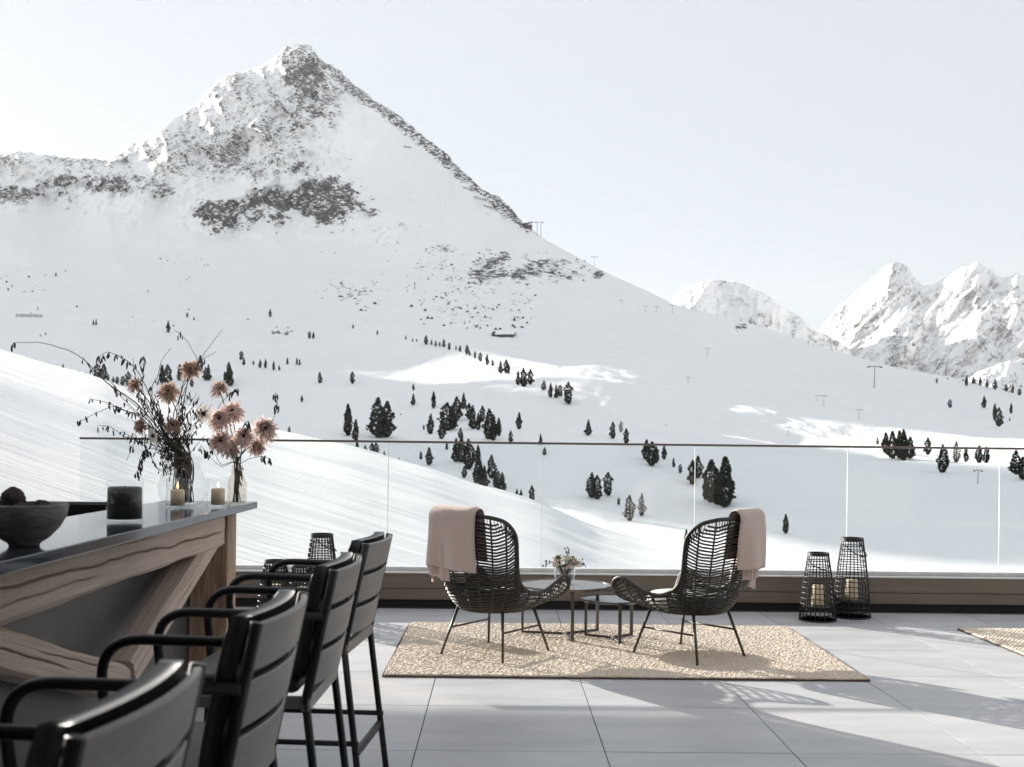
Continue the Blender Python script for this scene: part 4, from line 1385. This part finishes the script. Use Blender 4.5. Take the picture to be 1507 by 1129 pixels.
for k in range(46):
    a, q = rg.uniform(0, 6.283), rg.random() ** .5
    z = .115 + .105 * rg.random() * (1.2 - q * .7)
    tip = Vector((math.cos(a) * q * .105, math.sin(a) * q * .09, z))
    MB().tube([(rg.uniform(-.04, .04), rg.uniform(-.04, .04), 0), (tip.x * .45, tip.y * .45, .09), tip], .0017, 4).build('stem', M['stem_green'], fl)
    col = ('dry_flower', 'dry_flower', 'petal_pink', 'petal_white', 'stem_green')[k % 5]
    bl = blossom(tip, rg.uniform(.016, .026), (tip.x * 4, tip.y * 4, .8))
    for j in range(7):
        bl.add(*(lambda c_, r_: ([c_ + Vector((r_, 0, 0)), c_ + Vector((0, r_, .3 * r_)), c_ + Vector((-r_, 0, 0)), c_ + Vector((0, -r_, .2 * r_)), c_ + Vector((0, 0, r_)), c_ - Vector((0, 0, r_))],
                                 [(0, 1, 4), (1, 2, 4), (2, 3, 4), (3, 0, 4), (1, 0, 5), (2, 1, 5), (3, 2, 5), (0, 3, 5)]))(tip + Vector((rg.uniform(-.02, .02), rg.uniform(-.02, .02), rg.uniform(-.012, .012))), rg.uniform(.004, .008)))
    bl.build('blossom', M[col], fl)
for (dx, dz, s) in ((-.155, .165, 1), (-.125, .150, 1), (.14, .160, 1), (.125, .175, 1), (.01, .262, 1), (.03, .245, 1)):
    pts = bez((0, 0, .02), (dx * .2, 0, .16 if abs(dx) > .05 else .2), (dx, rg.uniform(-.03, .03), dz), 6)
    mb = MB().tube(pts, .0014, 4)
    for j in range(5):
        q = pts[-1] + Vector((rg.uniform(-.022, .022), rg.uniform(-.02, .02), rg.uniform(-.03, .012)))
        mb.tube([q, q + Vector((rg.uniform(-.006, .006), 0, -.018))], [.002, .0045], 4)
    mb.build('sprig', M['catkin'], fl)
tag(fl, 'small posy of cream and pink dried flowers in the ribbed vase', 'flowers')

# ============================================================ LANTERNS
def make_lantern(h, rb, rt, rings, wires, label, loc, rz, candle=True, seed=0):
    e = empty('lantern', loc, rz)
    def rad(t):
        return rb * (1 - .06 * t) + (rt - rb) * (t ** 1.55) * 1.0
    cg = MB()
    for k in range(rings):
        t = .015 + (k / (rings - 1)) * .945
        cg.tube([(rad(t) * math.cos(a), rad(t) * math.sin(a), t * h) for a in [q * 6.283 / 36 for q in range(36)]], .0042, 5, closed=True)
    for k in range(wires):
        a = k * 6.283 / wires
        cg.tube([(rad(q / 14) * math.cos(a), rad(q / 14) * math.sin(a), q / 14 * h * .985) for q in range(15)], .0042, 5)
    cg.build('cage', M['black_metal'], e, True)
    MB().lathe([(rad(.94) + .004, h * .955), (rad(.97) + .006, h * .965), (rad(1) + .006, h), (rad(1) - .006, h), (rad(.97) - .008, h * .957)], 36).build('top_ring', M['black_metal'], e)
    MB().lathe([(0, h * .20), (rad(.2) - .006, h * .20), (rad(.2) - .006, h * .222), (0, h * .222)], 36).build('candle_plate', M['black_metal'], e)
    MB().lathe([(rb + .002, 0), (rb + .006, .006), (rb + .002, .012), (rb - .006, .012), (rb - .006, 0)], 36).build('foot_ring', M['black_metal'], e)
    MB().tube([(rad(.93) * 1.06 * math.cos(a), -rad(.93) * .45 * math.sin(a) - rad(.8) * .85 * math.sin(a) ** 2, h * .93 - .155 * h * math.sin(a)) for a in [math.pi * q / 18 for q in range(19)]], .0046, 6).build('handle', M['black_metal'], e, True)
    cd = MB().lathe([(.052, h * .223), (.054, h * .235), (.054, h * .235 + .155), (.047, h * .235 + .163), (.03, h * .235 + .158), (0, h * .235 + .157)], 28).build('candle', M['candle_cream'], e, True)
    MB().tube([(0, 0, h * .235 + .156), (.002, 0, h * .235 + .170)], .0016, 5).build('wick', M['wick'], cd)
    tag(e, label, 'lantern', 'black wire lanterns along the parapet')
    return e
def at_base(x, y):
    return P(x, y, z=0)
def centre(x, y, rb):
    p = at_base(x, y)
    return Vector((p.x, p.y + rb, 0))
make_lantern(.575, .152, .092, 13, 24, 'shorter black wire lantern of the pair beside the right lounge chair', centre(1211, 917, .152), .1)
make_lantern(.690, .158, .098, 16, 24, 'taller black wire lantern of the pair beside the right lounge chair', centre(1262, 912.5, .158), .6)
make_lantern(.690, .158, .098, 16, 24, 'tall black wire lantern with hanging handle behind the bar stools', centre(468, 909, .158), 2.2)
make_lantern(.480, .150, .092, 11, 24, 'short black wire lantern standing by the bar end post, behind the armrests', centre(399, 913, .15), 1.2)
make_lantern(.455, .150, .092, 11, 24, 'shortest black wire lantern at the foot of the tall one behind the bar stools', centre(441, 916, .15), .4)
# ============================================================ THINGS ON THE BAR
def on_bar(x, y):
    return P(x, y, z=CT)
def glass_cyl(e, r, h, t=.004, n=40):
    return MB().lathe([(0, .001), (r, .001), (r, h), (r - t, h), (r - t, .012), (0, .012)], n).build('glass', M['vase_glass'], e, True)
def flame_at(e, z):
    return MB().lathe([(0, z), (.0035, z + .006), (.0048, z + .013), (.003, z + .024), (0, z + .036)], 10).build('flame', M['flame'], e, True)
def candle_glass(px, py, r, h, wax_r, wax_h, mat, lit, label, dz=.0008):
    p = on_bar(px, py)
    e = empty('candle_glass', (p.x, p.y + r * .6, CT + dz))
    glass_cyl(e, r, h)
    w = MB().lathe([(0, .013), (wax_r, .013), (wax_r, wax_h - .006), (wax_r - .006, wax_h), (wax_r * .55, wax_h - .004), (0, wax_h - .006)], 32).build('wax', mat, e, True)
    MB().tube([(0, 0, wax_h - .007), (.001, 0, wax_h + .006)], .0014, 5).build('wick', M['wick'], w)
    if lit:
        flame_at(w, wax_h + .003)
    tag(e, label, 'candle', 'candles in glass cylinders on the bar')
    return e
candle_glass(258, 748.5, .064, .158, .037, .100, M['candle_cream'], True, 'cream pillar candle burning in clear glass, in front of the round branch vase')
candle_glass(318, 747, .064, .160, .037, .103, M['candle_cream'], True, 'cream pillar candle burning in clear glass, in front of the pink flowers')
candle_glass(178, 769, .078, .188, .0735, .155, M['candle_dark'], False, 'thick charcoal candle filling its glass, between bowl and vases')

# carved bowl
p = on_bar(24, 806)
bw = empty('wooden_bowl', (p.x, p.y + .06, CT + .0008))
BWL = bw.location.copy()
MB().lathe([(r_ * .92, z_ * .97) for r_, z_ in [(.052, 0), (.056, .010), (.085, .028), (.122, .065), (.146, .105), (.153, .140), (.149, .148), (.141, .142), (.112, .075), (.06, .034), (0, .03)]], 48, wob=.012, seed=4).build('shell', M['bowl'], bw, True)
tag(bw, 'dark carved wooden bowl with rough rim on the bar', 'bowl')
rg = random.Random(77)
def lump(r, seed, n=14, m_=10, amp=.16):
    mb = MB()
    vs_, fs_ = [], []
    for i in range(m_ + 1):
        th = math.pi * i / m_
        for k in range(n):
            a = k * 6.283 / n
            f = 1 + amp * float(fbm(np.array(math.cos(a) * math.sin(th) * 2.5 + seed), np.array(math.cos(th) * 2.5 + math.sin(a) * math.sin(th) * 2.2), 3, seed) - .5) * 2
            vs_.append((r * f * math.sin(th) * math.cos(a), r * f * math.sin(th) * math.sin(a), r * f * math.cos(th)))
    for i in range(m_):
        for k in range(n):
            l = (k + 1) % n
            fs_.append((i * n + k, (i + 1) * n + k, (i + 1) * n + l, i * n + l))
    return mb.add(vs_, fs_)
for i, (dx, dy, z, r, lb) in enumerate([(-.03, -.02, .155, .042, 'large dark mossy ball on top of the bowl'), (.05, .02, .125, .030, 'dark dried pod lying inside the bowl rim'), (.085, -.035, .125, .024, 'dark dried pod lying inside the bowl rim'),
                                        (-.085, .03, .120, .032, 'dark dried pod lying inside the bowl rim'), (.02, -.085, .125, .025, 'dark dried pod lying inside the bowl rim'), (.01, .06, .10, .045, 'dark dried pod lying inside the bowl rim'),
                                        (-.02, -.03, .085, .048, 'dark dried pod lying inside the bowl rim'), (.06, -.01, .082, .035, 'dark dried pod lying inside the bowl rim')]):
    o = lump(r, 3 + i, 18, 12, .22).build('dried_ball', M['pod'], None, True, loc=(BWL.x + dx, BWL.y + dy, BWL.z + z))
    tag(o, lb, 'dried pod', None if i == 0 else 'dried pods in the bowl')

# ---- vases
def vase(name, px, py, prof, mat, label, dy, n=44):
    p = on_bar(px, py)
    e = empty(name, (p.x, p.y + dy, CT + .0008))
    MB().lathe(prof, n).build('glass', mat, e, True)
    tag(e, label, 'vase')
    return e
v1 = vase('round_vase', 257, 747, [(r_ * 1.36, z_ * 1.12) for r_, z_ in [(0, .001), (.05, .001), (.075, .012), (.098, .055), (.105, .10), (.096, .15), (.078, .195), (.072, .225), (.078, .245), (.074, .245), (.068, .224), (.074, .194), (.091, .15), (.100, .10), (.093, .057), (.070, .016), (0, .010)]],
          M['vase_glass'], 'large bellied clear glass vase holding dark branches', .15)
v2 = vase('bottle_vase', 342, 746, [(0, .001), (.050, .001), (.056, .01), (.056, .13), (.046, .155), (.034, .175), (.032, .22), (.036, .228), (.032, .228), (.028, .218), (.030, .174), (.042, .153), (.051, .128), (.051, .012), (0, .010)],
          M['vase_amber'], 'smoky glass bottle vase holding pink flowers', .10)
vase('tumbler', 350, 744, [(0, .001), (.028, .001), (.030, .008), (.033, .062), (.030, .062), (.027, .010), (0, .008)], M['vase_glass'], 'small empty glass tumbler at the counter end', .02)

# ---- flower arrangement, built at the vases' distance
V1, V2 = Vector(v1.location), Vector(v2.location)
DY1, DY2 = V1.y, V2.y
def zp(x, y, Y):
    """point at distance Y seen at enlarged-photo coordinates"""
    return P(x / 3.5286, 400 + y / 3.5286, Y=Y)
rb_ = random.Random(91)
br = empty('branch_arrangement', V1 + Vector((0, 0, .012)))
tag(br, 'bare dark branches with hanging catkins and rusty flowers in the round vase', 'branches')
pk = empty('pink_bouquet', V2 + Vector((0, 0, .012)))
tag(pk, 'bouquet of dusty pink spider chrysanthemums in the bottle vase', 'flowers')
def local(pts, e):
    return [p - Vector(e.location) for p in pts]
def branch(e, zpts, Y0, Y1, r0, r1, name='branch', mat='twig', root=None, n=6):
    m = len(zpts)
    pts = [zp(x, y, Y0 + (Y1 - Y0) * (i / max(m - 1, 1)) ** 1.3) for i, (x, y) in enumerate(zpts)]
    if root is not None:
        pts = [root] + pts
    c = catmull(local(pts, e), n)
    k = len(c)
    c = [q + Vector((rb_.uniform(-.002, .002), rb_.uniform(-.002, .002), rb_.uniform(-.002, .002))) for q in c]
    rads = [r0 + (r1 - r0) * (i / (k - 1)) ** .8 for i in range(k)]
    MB().tube(c, rads, 5).build(name, M[mat], e)
    return c
catk = {}
def catkins(e, c, i0, i1, n, size=1.0):
    mb = catk.setdefault(e.name, (MB(), e))[0]
    for _ in range(n):
        q = c[min(int(rb_.uniform(i0, i1) * (len(c) - 1)), len(c) - 1)]
        st = q + Vector((rb_.uniform(-.014, .014), rb_.uniform(-.02, .02), rb_.uniform(-.012, .008)))
        L = rb_.uniform(.018, .042) * size
        d = Vector((rb_.uniform(-.45, .45), rb_.uniform(-.35, .35), -1)).normalized()
        mb.tube([q, st], .0009, 3)
        mb.tube([st, st + d * L * .3, st + d * L * .75, st + d * L], [.0012, .0042 * size, .0036 * size, .0008], 5)
root1 = [V1 + Vector((rb_.uniform(-.04, .04), rb_.uniform(-.04, .04), .02)) for _ in range(40)]
neck1 = lambda: V1 + Vector((rb_.uniform(-.045, .05), rb_.uniform(-.04, .04), rb_.uniform(.22, .27)))
def b1(zpts, Yt, r0=.0042, cats=0, ct=(.55, 1.0), size=1.0, name='branch'):
    """branch of the round vase given from tip to neck"""
    root = V1 + Vector((rb_.uniform(-.05, .05), rb_.uniform(-.05, .05), .02))
    nk = neck1()
    m = len(zpts)
    pts = [root, nk] + [zp(x, y, DY1 + (Yt - DY1) * ((i + 1) / m)) for i, (x, y) in enumerate(reversed(zpts))]
    c = catmull(local(pts, br), 7)
    k = len(c)
    c = [q + Vector((rb_.uniform(-.0015, .0015), rb_.uniform(-.0015, .0015), rb_.uniform(-.0015, .0015))) for q in c]
    MB().tube(c, [r0 + (.0012 - r0) * (i / (k - 1)) ** .75 for i in range(k)], 5).build(name, M['twig'], br)
    if cats:
        catkins(br, c, ct[0], ct[1], cats, size)
    return c
b1([(60, 385), (80, 370), (150, 368), (210, 368), (300, 392), (380, 420), (450, 470), (520, 545), (600, 610), (690, 670), (780, 760), (850, 850)], DY1 + .12, .0050, 5, (.93, 1.0), 1.3)
b1([(405, 785), (500, 735), (590, 700), (650, 720), (730, 760), (800, 820)], DY1 - .10, .0040, 16, (.4, 1.0), 1.1)
b1([(460, 660), (560, 680), (640, 720), (730, 745), (800, 810)], DY1 + .1, .0045, 8)
b1([(505, 455), (555, 418), (640, 450), (700, 500), (750, 580), (800, 700), (850, 800)], DY1 + .05, .0042, 18, (.62, 1.0), 1.2)
b1([(890, 395), (840, 460), (820, 540), (790, 600), (800, 720), (850, 830)], DY1 - .06, .0036, 6)
b1([(1155, 298), (1080, 400), (1030, 470), (960, 560), (930, 660), (900, 780)], DY1 + .02, .0042, 3, (.5, .7))
b1([(905, 303), (960, 345), (1000, 410), (1025, 460), (1000, 520), (950, 600), (915, 760)], DY1 + .08, .0034, 4, (.9, 1.0))
b1([(1125, 415), (1060, 450), (1015, 500), (975, 580), (930, 720)], DY1 - .03, .0032, 3, (.7, 1))
b1([(505, 800), (570, 805), (640, 850), (720, 880), (800, 900)], DY1 - .12, .0032, 10)
b1([(430, 440), (470, 500), (540, 560), (620, 640), (700, 720), (800, 830)], DY1 + .18, .0034, 4, (.8, 1.0))
b1([(740, 440), (745, 500), (740, 600), (770, 700), (830, 800)], DY1 - .04, .0034, 14, (.6, 1.0), 1.1)
b1([(690, 450), (700, 520), (720, 620), (780, 740), (840, 840)], DY1 + .1, .0032, 6)
b1([(660, 980), (690, 900), (740, 860), (800, 890)], DY1 - .14, .0028, 10, (.5, 1.0))
b1([(715, 1080), (720, 1000), (745, 940), (800, 920)], DY1 - .15, .0028, 26, (.5, 1.0), 1.2)
b1([(960, 640), (950, 720), (920, 800), (890, 880)], DY1 - .1, .0030, 16, (.45, 1.0))
b1([(1035, 640), (1000, 700), (950, 780), (910, 870)], DY1 + .07, .0030, 10, (.45, 1.0))
b1([(870, 640), (875, 720), (870, 820), (880, 900)], DY1 - .08, .0036, 8)
b1([(630, 830), (690, 860), (770, 880), (830, 930)], DY1 + .04, .0030, 8)
b1([(560, 560), (640, 640), (730, 720), (810, 820)], DY1 - .02, .0034, 10)
b1([(1100, 690), (1050, 750), (980, 820), (920, 900)], DY1 - .05, .0034, 14, (.4, 1.0))
for _ in range(46):                       # short inner twigs
    x, y = rb_.uniform(640, 1080), rb_.uniform(600, 860)
    b1([(x, y), (x + (880 - x) * .4, y + 90), (x + (880 - x) * .75, y + 190)], DY1 + rb_.uniform(-.16, .16), .0026, 7, (.4, 1.0), .9, 'twig')

def spider_mum(e, c, R_, nrm, mat, n=70, droop=.2, heart=True):
    mb = MB()
    nrm = Vector(nrm).normalized()
    t1 = nrm.orthogonal().normalized()
    t2 = nrm.cross(t1)
    for k in range(n):
        a = rb_.uniform(0, 6.283)
        lay = rb_.random()
        el = -.25 + 1.35 * lay
        d = ((t1 * math.cos(a) + t2 * math.sin(a)) * math.cos(el) + nrm * math.sin(el)).normalized()
        L = R_ * rb_.uniform(.75, 1.1) * (1 - .22 * lay)
        s = d.cross(nrm)
        s = s.normalized() if s.length > 1e-4 else t1
        w = R_ * .075
        p0, p1 = c + d * R_ * .08, c + d * L * .6
        p2 = c + d * L + nrm * R_ * rb_.uniform(-.05, .12) + Vector((0, 0, -droop * R_ * rb_.random()))
        up_ = d.cross(s) * w * .7
        mb.add([p0 + s * w * .5, p1 + s * w + up_, p2 + s * w * .4, p2 - s * w * .4, p1 - s * w + up_, p0 - s * w * .5], [(0, 1, 4, 5), (1, 2, 3, 4)])
    h_ = mb.build('flower_head', M[mat], e)
    if heart:
        o = lump(R_ * .15, 5, 10, 6, .2).build('heart', M['flower_heart'], h_)
        o.location = c + nrm * R_ * .12
    return h_
def flower(e, x, y, rpx, Y, mat, nrm, neck, n=70, stem=True, bend=0.0, droop=.2):
    c = zp(x, y, Y) - Vector(e.location)
    spider_mum(e, c, (1.3 if e is pk else 1.15) * rpx / 3.5286 * Y / F_PX, nrm, mat, n, droop)
    if stem:
        q = neck - Vector(e.location)
        mid = q.lerp(c, .5) + Vector((bend, 0, .03))
        root = Vector((q.x * .3 + rb_.uniform(-.02, .02), rb_.uniform(-.02, .02), .01))
        MB().tube(catmull([root, q, mid, c - Vector(nrm).normalized() * .004], 6), .0032, 6).build('stem', M['stem_green'], e)
for (x, y, r, dY, nrm, mat) in [(705, 590, 46, .06, (-.5, -.8, .5), 'petal_rust'), (875, 625, 58, -.08, (0, -.9, .5), 'petal_rust'), (985, 510, 58, .0, (.3, -.7, .6), 'petal_rust'), (735, 800, 42, -.1, (-.5, -.7, .2), 'petal_rust'), (900, 800, 40, -.05, (.1, -.8, .3), 'petal_rust')]:
    flower(br, x, y, r, DY1 + dY, mat, nrm, neck1(), 170)
neck2 = lambda: V2 + Vector((rb_.uniform(-.018, .018), rb_.uniform(-.018, .018), .235))
for (x, y, r, dY, nrm, mat) in [(1140, 610, 46, .08, (-.1, -.5, .9), 'petal_rust'), (1145, 765, 56, -.06, (-.2, -.9, .3), 'petal_pink'), (1205, 728, 58, .0, (.2, -.7, .6), 'petal_pink'), (1150, 878, 52, -.09, (-.1, -1, .1), 'petal_pink'),
                                (1265, 855, 46, -.05, (.2, -1, .1), 'petal_pink'), (1372, 815, 60, .0, (.6, -.7, .3), 'petal_pink'), (1195, 905, 46, -.02, (0, -1, 0), 'petal_pink'), (1335, 900, 44, .03, (.4, -.8, -.5), 'petal_pink')]:
    flower(pk, x, y, r, DY2 + dY, mat, nrm, neck2(), 180, droop=.35)
# white anemone with a dark heart
def anemone(e, x, y, rpx, Y, nrm, neck):
    c = zp(x, y, Y) - Vector(e.location)
    R_ = rpx / 3.5286 * Y / F_PX
    nrm = Vector(nrm).normalized()
    t1 = nrm.orthogonal().normalized(); t2 = nrm.cross(t1)
    mb = MB()
    for k in range(8):
        a = k * 6.283 / 8 + .2
        d = t1 * math.cos(a) + t2 * math.sin(a)
        s = d.cross(nrm)
        ps = [c, c + d * R_ * .45 + s * R_ * .3 + nrm * R_ * .12, c + d * R_ * .9 + s * R_ * .3 + nrm * R_ * .2, c + d * R_ * 1.05 + nrm * R_ * .22, c + d * R_ * .9 - s * R_ * .3 + nrm * R_ * .2, c + d * R_ * .45 - s * R_ * .3 + nrm * R_ * .12]
        mb.add(ps, [(0, 1, 2, 3, 4, 5)])
    h_ = mb.build('flower_head', M['petal_white'], e)
    o = lump(R_ * .24, 8, 12, 8, .2).build('heart', M['flower_heart'], h_)
    o.location = c + nrm * R_ * .2
    q = neck - Vector(e.location)
    MB().tube(catmull([Vector((0, 0, .01)), q, q.lerp(c, .5) + Vector((0, 0, .03)), c], 6), .003, 6).build('stem', M['stem_green'], e)
anemone(pk, 1060, 738, 50, DY2 - .08, (-.2, -.95, .15), neck2())
anemone(br, 800, 850, 40, DY1 - .14, (-.5, -.6, -.2), neck1())
# leafy and thin stems of the pink bouquet
for zpts in ([(1430, 625), (1440, 690), (1415, 770), (1340, 850), (1250, 950)], [(1400, 975), (1370, 960), (1300, 970), (1240, 1000)], [(1240, 1080), (1250, 1000), (1230, 960)], [(1240, 605), (1190, 640), (1130, 720), (1160, 850)],
             [(1290, 770), (1270, 850), (1230, 950)], [(1080, 860), (1110, 930), (1150, 1000)], [(1040, 900), (1090, 960), (1150, 1010)]):
    root = V2 + Vector((rb_.uniform(-.02, .02), rb_.uniform(-.02, .02), .02))
    Yt = DY2 + rb_.uniform(-.1, .1)
    m = len(zpts)
    pts = [root, neck2()] + [zp(x, y, DY2 + (Yt - DY2) * ((i + 1) / m)) for i, (x, y) in enumerate(reversed(zpts))]
    c = catmull(local(pts, pk), 6)
    MB().tube(c, [.0026 + (.001 - .0026) * (i / (len(c) - 1)) for i in range(len(c))], 5).build('twig', M['twig'], pk)
    catkins(pk, c, .8, 1.0, 13, 1.1)
for nm, (mb, e) in catk.items():
    mb.build('catkins', M['catkin'], e, True, kind='stuff')

# ============================================================ AIR
hz_m, hz_t, hz_o = new_mat('mountain_air')
pv = hz_t.nodes.new('ShaderNodeVolumePrincipled')
pv.inputs['Color'].default_value = (0.93, 0.95, 1.0, 1)
pv.inputs['Density'].default_value = 2.2e-5
pv.inputs['Anisotropy'].default_value = 0.3
hz_t.links.new(pv.outputs[0], hz_o.inputs['Volume'])
hz = MB().box(-9200, 9200, -9200, 9200, -66, 1250).build('haze', hz_m)
hz['kind'] = 'stuff'
tag(hz, 'thin pale mountain air lying over the whole valley', 'haze')
